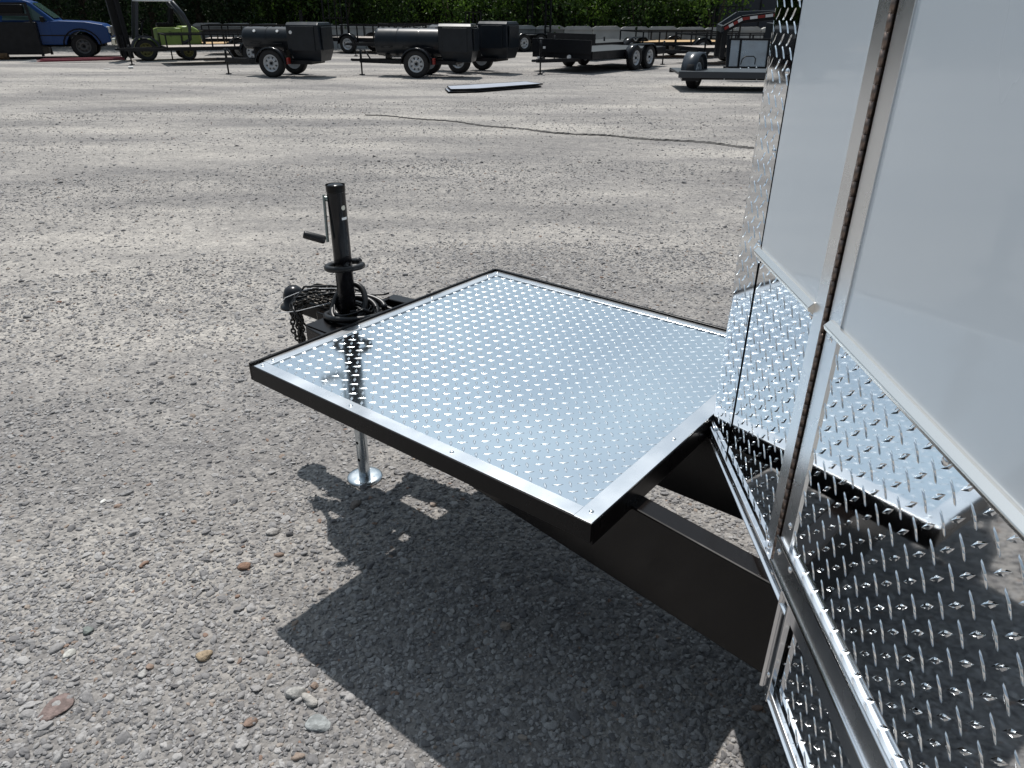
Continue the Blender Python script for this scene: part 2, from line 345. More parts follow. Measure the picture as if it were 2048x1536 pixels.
# screw mesh shared
def screw_mesh(r, n_):
    mb = MB(); n_ = Vector(n_).normalized()
    mb.lathe([(0, r*.55), (r*.45, r*.5), (r*.8, r*.3), (r, 0)], (0, 0, 0), n_, 12)
    return mb
SCR = screw_mesh(.0055, (0, 0, 1)).mesh('screw', zinc)
tw = .036
strips = [((t_*.2, t_*.2+tw), (0.0, PL-tw-.004)), ((PW-.001-tw, PW-.0015), (0, PL-tw-.004)), ((tw+.002, PW-tw-.003), (-.0075, tw-.009)), ((-.002, PW-.002), (PL-tw-.003, PL+.003))]
for k, ((u0, u1), (v0, v1)) in enumerate(strips):
    s = MB(); wbox(s, u0, u1, v0, v1, ZP-.0025+.0015*(k == 3), ZP+.0012+.0015*(k == 3))
    so_ = part(s, 'trim_strip', alu, bevel=.0006)
    if u1-u0 < v1-v0: pts = [((u0+u1)/2, v0+(v1-v0)*q) for q in (.015, .36, .68)]
    else: pts = [(u0+(u1-u0)*q, (v0+v1)/2) for q in ((.03, .36, .70, .97) if k == 3 else (.02, .34, .67, .97))]
    for (a, b) in pts:
        sc = link('screw', SCR, so_, T(a, b, ZP+.0012+.0015*(k == 3))-OFF)
beamp = mat('gloss black beam paint', (.006, .0045, .004), .16, 0, rn=.05, nscale=5, spec=.3, bump=.01, bscale=20)
# tongue beams
def beam(u0, v0, u1, v1, w, z0, z1, name='tongue_beam'):
    a, b = T(u0, v0, (z0+z1)/2), T(u1, v1, (z0+z1)/2); mb = MB(); mb.bar(a, b, w, z1-z0); return part(mb, name, beamp, bevel=.004)
beam(.365, -.215, .095, 1.75, .052, .435, .654)
beam(.715, -.215, .985, 1.75, .052, .435, .654)
beam(.555, -.20, .555, 1.3, .05, .45, .652, 'centre_beam')
beam(.38, -.205, .70, -.205, .02, .50, .653, 'front_crossmember')
# wide plates at the front of the tongue
beam(.47, -.31, .47, .10, .03, .60, .648, 'tongue_rail'); beam(.625, -.31, .625, .10, .03, .60, .648, 'tongue_rail')
mb = MB(); wbox(mb, .345, .46, -.222, -.02, .6545, .6575); part(mb, 'tongue_plate', blackp)
mb = MB(); wbox(mb, .44, .62, -.33, -.10, .585, .60); part(mb, 'jack_mount', blackp)
# coupler: channel and rounded ball housing
cu = .548
mb = MB(); wbox(mb, cu-.035, cu+.035, -.53, -.16, .575, .635); part(mb, 'coupler_channel', blackp, bevel=.006)
mb = MB(); c = T(cu, -.565, .588)
mb.lathe([(0, .072), (.018, .070), (.032, .058), (.040, .038), (.042, 0), (.054, -.004), (.056, -.012), (.044, -.014)], c, (0, 0, 1), 28)
part(mb, 'ball_housing', blackg)
mb = MB(); mb.bar(T(cu, -.33, .645), T(cu, -.42, .665), .028, .012); mb.cyl(T(cu-.03, -.36, .65), T(cu+.03, -.36, .65), .007)
part(mb, 'coupler_latch', blackp, bevel=.002)
# jack
J = at(730, 955); J.z = 0; JX, JY = J.x, J.y
mb = MB(); mb.lathe([(.0, 1.108), (.018, 1.107), (.027, 1.102), (.029, 1.092), (.029, .50), (.026, .50)], (JX, JY, 0), (0, 0, 1), 32)
JP = part(mb, 'jack_post', blackg)
mb = MB(); mb.lathe([(.0302, 1.105), (.0302, 1.085), (.029, 1.083)], (JX, JY, 0), (0, 0, 1), 32); part(mb, 'post_cap', blackp, JP)
def sticker(z0, z1, a0, a1, name, m, rr=False):
    mb = MB(); n_ = 10; vs = []
    for zz in (z0, z1):
        for k in range(n_+1):
            a = a0+(a1-a0)*k/n_; vs.append((JX+.0294*math.cos(a), JY+.0294*math.sin(a), zz))
    mb.add(vs, [(k, k+1, k+n_+2, k+n_+1) for k in range(n_)], True); return part(mb, name, m, JP)
mb = MB(); vs = []
for k in range(18):
    a = 2*math.pi*k/18; th_ = R(-38)+math.cos(a)*.26; vs.append((JX+.0295*math.cos(th_), JY+.0295*math.sin(th_), 1.036+.0075*math.sin(a)))
mb.add(vs, [tuple(range(18))]); part(mb, 'round_sticker', mat('sticker cream', (.6, .58, .5), .5), JP)
sticker(.998, 1.006, R(-56), R(-18), 'white_label', whitel)
# drop leg and foot
mb = MB(); mb.lathe([(.0215, .62), (.0215, .012)], (JX, JY, 0), (0, 0, 1), 28); JL = part(mb, 'drop_leg', zinc)
mb = MB(); mb.lathe([(0, .016), (.045, .014), (.060, .012), (.066, .008), (.068, .002), (.0, .002)], (JX, JY, 0), (0, 0, 1), 40)
for k in range(4):
    a = R(-110+k*90); mb.cyl((JX+.04*math.cos(a), JY+.04*math.sin(a), .0135), (JX+.04*math.cos(a), JY+.04*math.sin(a), .0150), .004, n=8)
part(mb, 'foot_plate', zinc, JL, bevel=0)
for k in range(4):
    mb = MB(); z = .09+.075*k; a = R(-125); d = Vector((math.cos(a), math.sin(a), 0)); p = Vector((JX, JY, z))+d*.0212; mb.cyl(p, p+d*.0008, .0065, n=12)
    part(mb, 'pin_hole', darkin, JL)
# crank
ar = MB(); top = Vector((JX-.037, JY-.008, 1.075)); bot = Vector((JX-.034, JY-.034, .93))
ar.bar(top, bot, .020, .005, up=(1, 0, 0)); ar.cyl(top+Vector((0, 0, -.012)), Vector((JX, JY, 1.056)), .008)
AR = part(ar, 'crank_arm', mat('plated crank', (.30, .34, .32), .4, .8), bevel=.001)
g = MB(); p = bot+Vector((-.006, 0, .006)); q = p+Vector((-.066, -.012, .022)); dd = (q-p); g.tube([p, p+dd*.03, p+dd*.1, p+dd*.9, p+dd*.98, q], [.006, .0115, .0135, .0125, .0115, .006], 14)
part(g, 'crank_grip', cabler, AR)
# cable loops round the post
def loop(c, rx, ry, tx, ty, n=40, a0=0, a1=2*math.pi, dz=0, wob=0):
    o = []
    for k in range(n+1):
        a = a0+(a1-a0)*k/n; x = rx*math.cos(a)*(1+wob*math.sin(3*a)); y = ry*math.sin(a)
        o.append(Vector(c)+Vector((x, y, tx*x+ty*y+dz*k/n)))
    return o
cz = .0102
P = loop((JX+.004, JY, .845), .058, .05, .1, -.1, a0=R(40), a1=R(395), dz=-.01)
part(MB().tube(P, cz, 10), 'wiring_cable', cabler)
P = loop((JX+.006, JY-.004, .715), .056, .046, .15, 1.35, a0=R(-60), a1=R(320), dz=-.04) + loop((JX+.024, JY-.008, .675), .075, .06, .0, .5, a0=R(-40), a1=R(300), dz=.015)
P += [T(.60, -.20, .68), T(.60, -.12, .668), T(.60, 0, .665)]
part(MB().tube(P, cz, 10), 'wiring_cable', cabler)
P = loop((JX+.018, JY, .672), .095, .072, .05, -.15, a0=R(20), a1=R(380), dz=-.006, wob=.05)
part(MB().tube(P, cz, 10), 'wiring_cable', cabler)
P = loop((JX+.035, JY+.012, .690), .085, .062, -.1, .35, a0=R(10), a1=R(350), dz=-.012, wob=.04)
part(MB().tube(P, cz, 10), 'wiring_cable', cabler)
P = [T(.64, -.30, .655), T(.66, -.27, .662), T(.68, -.25, .66), T(.70, -.23, .66), T(.72, -.22, .662)]
part(MB().tube(P, .004, 8), 'breakaway_cable', cabler)
P = [T(.53, -.10, .655), T(.57, -.05, .668), T(.60, .02, .662), T(.6, .1, .66)]
part(MB().tube(P, .012, 8), 'cable_conduit', cabler)
# safety chains
def chain(pts, name='safety_chain', r=.0034, L_=.021):
    P = [Vector(p) for p in pts]; seg = []; acc = []; mb = MB()
    d = [0]
    for i in range(1, len(P)): d.append(d[-1]+(P[i]-P[i-1]).length)
    k = 0; s = 0
    while s < d[-1]-1e-6:
        i = max(j for j in range(len(d)-1) if d[j] <= s); t = (s-d[i])/(d[i+1]-d[i]); c = P[i].lerp(P[i+1], t); x = (P[i+1]-P[i]).normalized()
        y = x.orthogonal().normalized(); z = x.cross(y); a = R(20+90*(k % 2)); y2 = y*math.cos(a)+z*math.sin(a)
        mb.tube([c+x*(L_/2*math.cos(q))*(1.0)+y2*(.0068*math.sin(q)) for q in [2*math.pi*w_/12 for w_ in range(12)]], r, 6, True)
        s += L_*.78; k += 1
    return part(mb, name, mat('dark chain steel', (.06, .055, .05), .35, .9))
c0 = T(.49, -.33, .63)
chain([T(.50, -.27, .66), T(.47, -.36, .675), T(.44, -.40, .66), T(.42, -.38, .60), T(.41, -.35, .53), T(.40, -.31, .49), T(.38, -.26, .50), T(.36, -.232, .56), T(.35, -.20, .60)])
chain([T(.57, -.26, .675), T(.52, -.34, .69), T(.48, -.42, .68), T(.44, -.43, .63), T(.42, -.41, .56), T(.41, -.36, .52), T(.42, -.30, .55)])
chain([T(.60, -.28, .69), T(.56, -.36, .70), T(.53, -.42, .675), T(.50, -.44, .65)])
for k in range(4):
    d_ = .018*k; chain([T(.56-d_, -.27, .672+.006*(k % 2)), T(.53-d_, -.34-.01*k, .682), T(.49-d_, -.41+.01*k, .665-.01*k), T(.46-d_*.5, -.43+.02*k, .60), T(.44-d_*.6, -.40+.02*k, .535-.01*k), T(.42-d_*.5, -.33+.02*k, .50+.02*k)])
chain([T(.58, -.33, .69), T(.60, -.38, .675), T(.58, -.43, .65), T(.53, -.46, .64), T(.50, -.47, .60)])
mb = MB(); mb.tube([T(.58, -.33, .70), T(.54, -.40, .705), T(.52, -.43, .69), T(.53, -.45, .675), T(.56, -.42, .68)], .0045, 8); part(mb, 'chain_hook', mat('dark chain steel', (.06, .055, .05), .35, .9))
wire = mat('white cord', (.75, .75, .75), .5)
mb = MB(); mb.tube([T(.55, -.30, .71), T(.50, -.40, .70), T(.46, -.49, .655), T(.43, -.53, .60)], .0014, 6); part(mb, 'white_cord', wire)
mb = MB(); mb.tube([T(.58, -.20, .70), T(.50, -.28, .675), T(.43, -.38, .64), T(.39, -.47, .62)], .0014, 6); part(mb, 'white_cord', wire)
mb = MB(); mb.tube([T(.60, -.15, .70), T(.53, -.12, .675), T(.475, -.13, .660)], .001, 6); part(mb, 'white_cord', wire)
rs = random.Random(5)
for k in range(4):
    a0 = rs.uniform(0, 6.28); p0 = Vector((JX+.02, JY+.01, .665+.012*k)); rr = .045+.012*k
    P = [p0+Vector((math.cos(a0+q*.17)*rr*(1+.2*math.sin(q*.37+k)), math.sin(a0+q*.17)*rr*.8, .018*math.sin(q*.3+k))) for q in range(34)]
    part(MB().tube(P, .0035+.0012*(k % 3), 6), 'loose_wire', cabler)
for k in range(5):
    P = [T(.60-.02*k, -.24-.015*k, .70), T(.55-.02*k, -.33-.02*k, .715-.012*k), T(.50-.015*k, -.42, .70-.01*k), T(.455-.01*k, -.46+.02*k, .64), T(.44, -.42+.02*k, .57)]
    P = [P[i].lerp(P[i+1], q/4) for i in range(4) for q in range(4)]
    P = [p+Vector((rs.uniform(-.003, .003), rs.uniform(-.003, .003), rs.uniform(-.003, .003))) for p in P]
    part(MB().tube(P, .004, 6), 'loose_wire', cabler)
mb = MB(); wbox(mb, .452, .476, -.14, -.122, .658, .6595); part(mb, 'yellow_tag', mat('yellow tag', (.6, .5, .12), .5))

# ---- nose wall in its own plane: s runs towards the camera side, z up, Nn faces out
B0 = Vector((.4951, .9734, 0)); WD = Vector((-.0107, -.99994, 0)); Nn = Vector((-.99994, .0107, 0))
def S(s, z, o=0): return B0+WD*s+Nn*o+Vector((0, 0, z))
def sbox(mb, s0, s1, z0, z1, o0, o1):
    vs = [S(s, z, o) for z in (z0, z1) for o in (o0, o1) for s in (s0, s1)]
    mb.add(vs, [(0, 2, 3, 1), (4, 5, 7, 6), (0, 1, 5, 4), (2, 6, 7, 3), (0, 4, 6, 2), (1, 3, 7, 5)])
ZT = 2.75; SE = 1.0; Zb = .668; Zl = 1.165
SS = -.462                                               # seam between nose cap and wall
def spanel(name, s0, s1, z0, z1, m, o0=-.004, o1=0, bevel=0):
    mb = MB(); sbox(mb, s0, s1, z0, z1, o0, o1); return part(mb, name, m, bevel=bevel)
spanel('white_panel', SS, -.150, Zl, ZT, whitep)
spanel('white_panel', -.045, SE, Zl, ZT, whitep)
def tplate(name, s0, s1, z0, z1):
    o = spanel(name, s0, s1, z0, z1, plate, -.006, -.001)
    mb = MB(); treads(mb, S(0, .9, -.001), WD, Vector((0, 0, 1)), Nn, .0425, lambda a, b: s0+.006 < a < s1-.006 and z0+.012 < b+.9 < z1-.008, (.0044, .0105), L_=.0325, W_=.0090, h=.0015)
    t = part(mb, 'raised_tread', plate, o); t['kind'] = 'stuff'; return o
def treads_dir_fix(): pass
tplate('lower_tread_plate', SS, -.150, Zb, Zl)
tplate('lower_tread_plate', -.045, SE, .745, Zl)
tplate('skirt_tread_plate', .008, SE, .46, .645)
# backing behind the joints
spanel('wall_core', -.60, SE, Zb+.002, ZT-.01, darkin, -.05, -.010)
spanel('skirt_core', -.02, SE, .455, Zb, darkin, -.05, -.010)
# rounded nose cap of tread plate
rc = .085; cx, cy = .4951+rc, 1.566
arc0 = S(SS-.003, 0); Ls = .128; CC = arc0-WD*Ls-Nn*rc; cx, cy = CC.x, CC.y
def cap_pt(t, o=0):                                      # t = metres along the cap from the seam
    if t < Ls: q = S(SS-.003-t, 0, o); return q, Nn
    a = (t-Ls)/rc; d = Nn*math.cos(a)-WD*math.sin(a); return CC+d*(rc+o), d
mb = MB(); ts = np.linspace(0, .30, 200); vs = []
for t in ts:
    p, d = cap_pt(t, .0012); vs += [p+Vector((0, 0, Zb)), p+Vector((0, 0, ZT))]
mb.add(vs, [(2*i, 2*i+2, 2*i+3, 2*i+1) for i in range(199)], True); mb.recalc = False
CAP = part(mb, 'nose_cap', plate)
mb = MB()
for i in range(0, 12):
    for j in range(0, 60):
        for h_ in (0, 1):
            t = (i+.5*h_)*.0425+.012; z = Zb+.012+(j+.5*h_)*.0425
            if t < .29 and z < ZT-.01:
                fl_ = MB(); lozenge(fl_, Vector((t, z, 0)), Vector((-1, 1, 0)) if h_ else Vector((-1, -1, 0)), Vector((0, 0, 1)), L_=.031, W_=.0085, h=.0014 if t < .10 else .0005)
                vs = []
                for (a_, b_, c__) in fl_.v: p, d = cap_pt(max(a_, 0), .0012+c__); vs.append(p+Vector((0, 0, b_)))
                mb.add(vs, [f_[::-1] for f_ in fl_.f], False); mb.recalc = False
t = part(mb, 'raised_tread', plate, CAP); t['kind'] = 'stuff'
SCW = screw_mesh(.0065, Nn).mesh('screw', polal)
for s, z in ((-.478, 1.50), (-.478, 1.36), (-.478, 1.62), (-.478, 1.18), (-.478, 1.0), (-.478, .82)): link('screw', SCW, CAP, S(s, z, .0015)-OFF)
# ledge mouldings between white panel and plate
def ledge(s0, s1):
    mb = MB(); pr = [(0, .011), (.005, .0105), (.014, .002), (.012, -.005), (0, -.009)]
    vs = [S(s, Zl+z, o) for s in (s0, s1) for o, z in pr]; n = 5
    mb.add(vs, [(i, (i+1) % n, (i+1) % n+n, i+n) for i in range(n)]+[(0, 1, 2, 3, 4), (9, 8, 7, 6, 5)]); return part(mb, 'ledge_moulding', mat('satin moulding', (.90, .87, .82), .27, 1), bevel=.0015)
l1 = ledge(-.468, -.150); l2 = ledge(-.078, SE-.01)
for s in (-.462, -.16): link('screw', SCW, l1, S(s, Zl-.016, .0005)-OFF)
for s in (-.066, .275, .62): link('screw', SCW, l2, S(s, Zl-.018, .0005)-OFF)
# hinge: left leaf, knuckles, right leaf / door stile
HG = spanel('hinge_leaf', -.150, -.1085, Zb, ZT, alu, -.004, .0025, .0006)
HR = spanel('hinge_leaf', -.0885, -.045, .735, ZT, alu, -.004, .0025, .0006)
spanel('door_jamb', -.1085, -.1025, Zb, ZT, steel, -.006, .000)
spanel('door_gap', -.0945, -.0885, Zb, ZT, darkin, -.012, -.005)
KN = MB().cyl(S(-.0985, 0, .004), S(-.0985, .0205, .004), .0044, n=12).mesh('hinge_knuckle', steel, S(-.0985, 0, .004))
for k in range(int((ZT-Zb)/.0215)):
    link('hinge_knuckle', KN, HG, S(-.0985, Zb+.005+k*.0215, .004)-OFF)
for s, z in ((-.140, .70), (-.128, .69), (-.062, .79)): link('screw', SCW, HG, S(s, z, .0025)-OFF)
# door bottom trim: two ribs and wide lower flange
DT = spanel('door_bottom_trim', -.086, SE, .690, .748, alu, -.004, .010, .002)
mb = MB(); mb.tube([S(-.086, .748, .009), S(SE, .748, .009)], .0035, 8); mb.tube([S(-.086, .692, .012), S(SE, .692, .012)], .004, 8); part(mb, 'trim_rib', polal, DT)
FL = spanel('wall_bottom_flange', .004, SE, .640, .686, alu, -.004, .004, .001)
for s, z in ((-.066, .728), (-.010, .735)): link('screw', SCW, DT, S(s, z, .010)-OFF)
# bottom channel with twin ribs, stepped down round the beam
def channel(pts, wd, name, out=(0, 0, 0)):
    mb = MB(); P = [Vector(p) for p in pts]
    for i in range(len(P)-1):
        d = (P[i+1]-P[i]).normalized(); e = Nn.cross(d).normalized()
        a, b = P[i], P[i+1]
        q = [(-wd/2, 0), (-wd/2, .010), (-wd/2+.005, .012), (-wd/2+.008, .006), (wd/2-.008, .006), (wd/2-.005, .012), (wd/2, .010), (wd/2, 0)]
        vs = [x+e*s+Nn*o for x in (a, b) for s, o in q]; n = 8
        mb.add(vs, [(j, j+1, j+1+n, j+n) for j in range(n-1)]+[(0, n, 2*n-1, n-1), tuple(range(n)), tuple(range(2*n-1, n-1, -1))])
    return part(mb, name, polal, bevel=.0012)
C1 = channel([S(-.585, Zb, .002), S(.018, Zb, .002)], .034, 'bottom_channel')
C2 = channel([S(.003, .685, .0035), S(.003, .445, .0035)], .043, 'bottom_channel')
C3 = channel([S(.012, .462, .002), S(SE, .462, .002)], .030, 'bottom_channel')
for s in (-.50, -.36, -.22, -.08): link('screw', SCW, C1, S(s, Zb, .008)-OFF)
for z in (.65, .49): link('screw', SCW, C2, S(0, z, .0095)-OFF)
for s in (.2, .5): link('screw', SCW, C3, S(s, .462, .008)-OFF)
# channel round the nose
mb = MB(); pp = []
for t in np.linspace(.10, .30, 12): p, d = cap_pt(t, .004); pp.append(p+Vector((0, 0, Zb-.004)))
mb.tube(pp, .006, 8); pp = [p+Vector((0, 0, .022)) for p in pp]; mb.tube(pp, .004, 8); part(mb, 'nose_channel', polal)
# rest of the body: far V wall, sides, roof, floor, wheels
E0 = S(SE, 0, -.03)                                       # end of near V wall
tipc = Vector((cx, cy, 0)); cu_ = (tipc-PA).dot(U); vE = (E0-PA).dot(V); uE = (E0-PA).dot(U); uF = 2*cu_-uE; vT = (tipc-PA).dot(V)
def uvp(u, v, z): return T(u, v, z)
body = MB()
fp = [(uE, vE), (uE, vE+3.6), (uF, vE+3.6), (uF, vE), (cu_+.06, vT-rc+.05)]
for i in range(4):
    a, b = fp[i], fp[i+1]; A_, B_ = uvp(*a, 0), uvp(*b, 0); d = (B_-A_).normalized(); e = Vector((0, 0, 1)).cross(d)*.02
    body.add([q+Vector((0, 0, z))+s*e for z in (.45, ZT) for q in (A_, B_) for s in (0, 1)], [(0, 2, 3, 1), (4, 5, 7, 6), (0, 4, 6, 2), (1, 3, 7, 5), (0, 1, 5, 4), (2, 6, 7, 3)])
part(body, 'body_shell', whitep)
rf = MB(); poly = fp+[(cu_-.02, vT-rc+.01)]
rf.add([uvp(u, v, ZT+.002) for u, v in poly]+[uvp(u, v, ZT+.04) for u, v in poly], [tuple(range(6)), tuple(range(11, 5, -1))]+[(i, (i+1) % 6, (i+1) % 6+6, i+6) for i in range(6)])
part(rf, 'roof', whitep)
fl = MB(); poly = fp+[(cu_-.0, vT-rc+.08)]
fl.add([uvp(u, v, .50) for u, v in poly]+[uvp(u, v, .64) for u, v in poly], [tuple(range(6)), tuple(range(11, 5, -1))]+[(i, (i+1) % 6, (i+1) % 6+6, i+6) for i in range(6)])
part(fl, 'floor_frame', blackp)

# ------------------------------------------------------------------ wheels and yard trailers
def wheel_meshes(r, w):
    ty = MB(); ri = r*.60
    ty.lathe([(ri, -w*.36), (r*.80, -w*.5), (r*.94, -w*.46), (r, -w*.34), (r, w*.34), (r*.94, w*.46), (r*.80, w*.5), (ri, w*.36)], (0, 0, 0), (0, 1, 0), 30)
    rim = MB(); d = -w*.36
    rim.lathe([(ri*1.02, -w*.37), (ri*1.0, -w*.40), (ri*.93, -w*.38), (ri*.86, -w*.20), (ri*.80, -w*.18)], (0, 0, 0), (0, 1, 0), 30)
    rim.lathe([(ri*.52, -w*.26), (ri*.34, -w*.30), (ri*.30, -w*.22), (0.001, -w*.22)], (0, 0, 0), (0, 1, 0), 30)
    for k in range(8):
        a0 = 2*math.pi*k/8; da = .21
        vs = []
        for rr, yy in ((ri*.51, -w*.26), (ri*.82, -w*.19)):
            for s in (-1, 1):
                a = a0+s*da*(1.4 if rr < ri*.6 else 1.15); vs.append((rr*math.cos(a), yy, rr*math.sin(a)))
        rim.add(vs, [(0, 1, 3, 2)], False)
    rim.lathe([(ri*1.02, w*.37), (0.001, w*.1)], (0, 0, 0), (0, 1, 0), 30)
    hub = MB(); hub.lathe([(0.001, -w*.42), (ri*.12, -w*.42), (ri*.15, -w*.38), (ri*.17, -w*.2)], (0, 0, 0), (0, 1, 0), 14)
    return ty.mesh('tyre', rubber), rim.mesh('rim', rimw), hub.mesh('hub', grit)
WM = {}
def wheel(parent, x, y, r=.33, w=.2, side=-1, rim=None):
    k = (r, w, rim.name if rim else '')
    if k not in WM:
        WM[k] = wheel_meshes(r, w)
        if rim: WM[k][1].materials.clear(); WM[k][1].materials.append(rim)
    ty, ri, hb = WM[k]
    a = link('wheel', hb, parent, (x, y, r), 0 if side < 0 else math.pi)
    link('tyre', ty, a); link('rim', ri, a); return a
def fender(parent, x, y, r, w, tandem=0, m=None, flat=False):
    mb = MB(); R_ = r+.07; n = 14; pts = []
    for k in range(n+1):
        a = math.pi*k/n; px_ = math.cos(a)*R_; sx = tandem/2 if px_ > 0 else -tandem/2
        if tandem and k == n//2: pts.append((tandem/2, R_)); pts.append((-tandem/2, R_)); continue
        pts.append((px_+sx, math.sin(a)*R_))
    pts = [(X, r+Z*.93) for X, Z in pts if Z > -.01]
    m_ = len(pts); vs = [(x+X, y+s*w/2, Z) for s in (-1, 1) for X, Z in pts]+[(x+X*.97, y+s*w/2, Z-.035) for s in (-1, 1) for X, Z in pts]
    fs = [(i, i+1, i+1+m_, i+m_) for i in range(m_-1)]+[(i, i+1, i+1+2*m_, i+2*m_) for i in range(m_-1)]+[(i+m_, i+1+m_, i+1+3*m_, i+3*m_) for i in range(m_-1)]
    mb.add(vs, fs, True); return mb.build('fender', m or blackg, parent)
def jackstand(parent, x, y, ztop, zt2=None):
    mb = MB(); mb.cyl((x, y, .02), (x, y, ztop), .022, n=10); mb.cyl((x, y, 0), (x, y, .02), .075, n=12); mb.cyl((x, y, ztop*.55), (x, y, ztop), .03, n=10)
    o = mb.build('jack_post', grit, parent)
    h = MB(); h.bar((x, y, ztop-.04), (x+.0, y-.12, ztop-.04), .015, .015); h.build('crank', grit, o); return o
def tongue(parent, x0, hw, x1, z, hh=.09, w=.05):
    for s in (-1, 1):
        mb = MB(); mb.bar((x0, s*hw, z), (x1, s*.03, z), w, hh); mb.build('tongue_beam', grit, parent)
    mb = MB(); mb.box((x1+.10, 0, z+.01), (.24, .075, .06)); mb.lathe([(0, .06), (.03, .055), (.045, .03), (.045, 0)], (x1+.22, 0, z-.01), (0, 0, 1), 14); mb.build('coupler', grit, parent)
def heading(d): d = Vector((d[0], d[1], 0)).normalized(); return math.atan2(d.y, d.x)

# ---- smokers on trailers (local x = towards the tongue, -y = near side)
def smoker(name, cpos, hd, tl, tr_, tz, boxw, bz0, bz1, boxx, label, track=1.2, jx=1.8, wr=.33, lids=3, dots=False):
    rt = empty(name, (cpos.x, cpos.y, 0), hd); tag(rt, label, 'smoker', 'black barbecue smokers on single axle trailers')
    for s in (-1, 1): wheel(rt, 0, s*track/2, wr, .2, s); fender(rt, 0, s*track/2, wr, .23)
    mb = MB(); mb.bar((0, -track/2, wr), (0, track/2, wr), .05, .05); mb.build('axle', grit, rt)
    mb = MB()
    for s in (-1, 1): mb.bar((-.95, s*.38, wr+.02), (.75, s*.38, wr+.02), .05, .09)
    for x in (-.93, .72, 0): mb.bar((x, -.38, wr+.02), (x, .38, wr+.02), .05, .09)
    mb.build('frame', grit, rt)
    tongue(rt, .7, .3, jx-.1, wr+.02, .10)
    jackstand(rt, jx-.12, 0, .62)
    mb = MB(); mb.bar((jx-.45, .2, wr+.07), (jx-.30, .2, .62), .03, .03); mb.build('ladder_step', grit, rt)
    x1 = boxx+tl; mb = MB()
    n = 32; prof = [(0.001, 0), (tr_*.97, 0), (tr_, .02), (tr_, tl-.02), (tr_*.97, tl), (.001, tl)]
    mb.lathe(prof, (boxx, 0, tz), (1, 0, 0), n); tk = mb.build('tank', grill, rt)
    for k in range(lids):
        xa = boxx+.06+k*(tl-.08)/lids; xb = boxx+.02+(k+1)*(tl-.08)/lids
        m = MB(); vs = []; q = 14
        for i in range(q+1):
            a = R(88)+R(100)*i/q
            for xx in (xa, xb): vs.append((xx, -math.cos(a)*(tr_+.008), tz+math.sin(a)*(tr_+.008)))
        m.add(vs, [(2*i, 2*i+1, 2*i+3, 2*i+2) for i in range(q)], True); ld = m.build('lid', grill, tk)
        for xx in (xa+.09, xb-.09):
            m = MB(); m.box((xx, 0, tz+tr_+.014), (.075, .05, .022)); m.build('hinge', blackg, tk)
        m = MB(); m.tube([((xa+xb)/2-.12, tr_*.93, tz-.11), ((xa+xb)/2-.12, tr_+.05, tz-.11), ((xa+xb)/2+.12, tr_+.05, tz-.11), ((xa+xb)/2+.12, tr_*.93, tz-.11)], .009, 6); m.build('lid_handle', grit, tk)
        if dots:
            m = MB(); p = Vector(((xa+xb)/2, tr_*.86, tz+tr_*.64)); m.cyl(p, p+Vector((0, .02, .015)), .035, n=16); m.build('gauge', whitel, tk)
    for xx in (boxx+.25, x1-.25):
        m = MB(); m.box((xx, 0, (wr+.07+tz-tr_*.9)/2), (.05, tr_*1.2, tz-tr_*.9-wr-.02)); m.build('saddle', grit, rt)
    # cooking cabinet with tapered lower part
    bx1 = boxx+.0; bx0 = boxx-boxw; hw = .40
    lv = [(bz1, .0, .80), (bz1-.06, .02, 1), (bz0+.28, .05, 1.0), (bz0, -.02, .72)]
    vs = []
    for z, ex, sy in lv:
        vs += [(bx0-ex, -hw*sy, z), (bx1+(.03 if z > bz0+.1 else -.08), -hw*sy, z), (bx1+(.03 if z > bz0+.1 else -.08), hw*sy, z), (bx0-ex, hw*sy, z)]
    m = MB(); m.add(vs, [(0, 1, 2, 3), (15, 14, 13, 12)]+[(4*l+i, 4*l+4+i, 4*l+4+(i+1) % 4, 4*l+(i+1) % 4) for l in range(3) for i in range(4)])
    cb = m.build('cabinet', grill, rt, bevel=.012)
    m = MB(); m.box(((bx0+bx1)/2, hw+.012, (bz0+bz1)/2+.08), (boxw*.78, .02, (bz1-bz0)*.62)); m.build('cabinet_door', grill, cb, bevel=.006)
    m = MB(); m.box((bx0-.065, 0, (bz0+bz1)/2+.08), (.02, hw*1.5, (bz1-bz0)*.6)); m.build('cabinet_door', grill, cb, bevel=.006)
    if dots:
        m = MB(); m.cyl((bx1-.1, hw+.02, bz1-.22), (bx1-.1, hw+.035, bz1-.22), .04, n=16); m.build('gauge', whitel, cb)
    for s in (-1, 1):
        m = MB(); m.box((-wr-.12, s*track/2, wr+.06), (.05, .12, .14)); m.build('tail_light', redl, rt)
    return rt
def mid(a, b): return (a+b)/2
W2, F2 = at(835, 156), at(890, 151)
ax2 = Vector((.157, .987, 0)); h2 = Vector((-.987, .157, 0)); hd2 = heading(h2)
c2 = W2+ax2*.6
smoker('barbecue_smoker', c2, hd2, 1.72, .325, .80, .80, .36, 1.24, -.55, 'black barrel smoker trailer with three plain lids, middle of the row beside the loose panels', lids=3)
W1 = at(548, 155); c1 = W1+Vector((.2, .98, 0)).normalized()*.62
smoker('barbecue_smoker', c1, heading((-.975, .21)), 1.35, .26, .87, .80, .37, 1.25, -.40, 'black barrel smoker trailer with white round gauges, left of the row', jx=1.75, lids=2, dots=True)
W3 = at(918, 147); c3 = W3+Vector((.42, .91, 0)).normalized()*.72
smoker('barbecue_smoker', c3, heading((-.91, .42)), 1.7, .31, .86, .80, .38, 1.28, -.45, 'black smoker trailer partly hidden behind the middle smoker cabinet', track=1.4, lids=3)

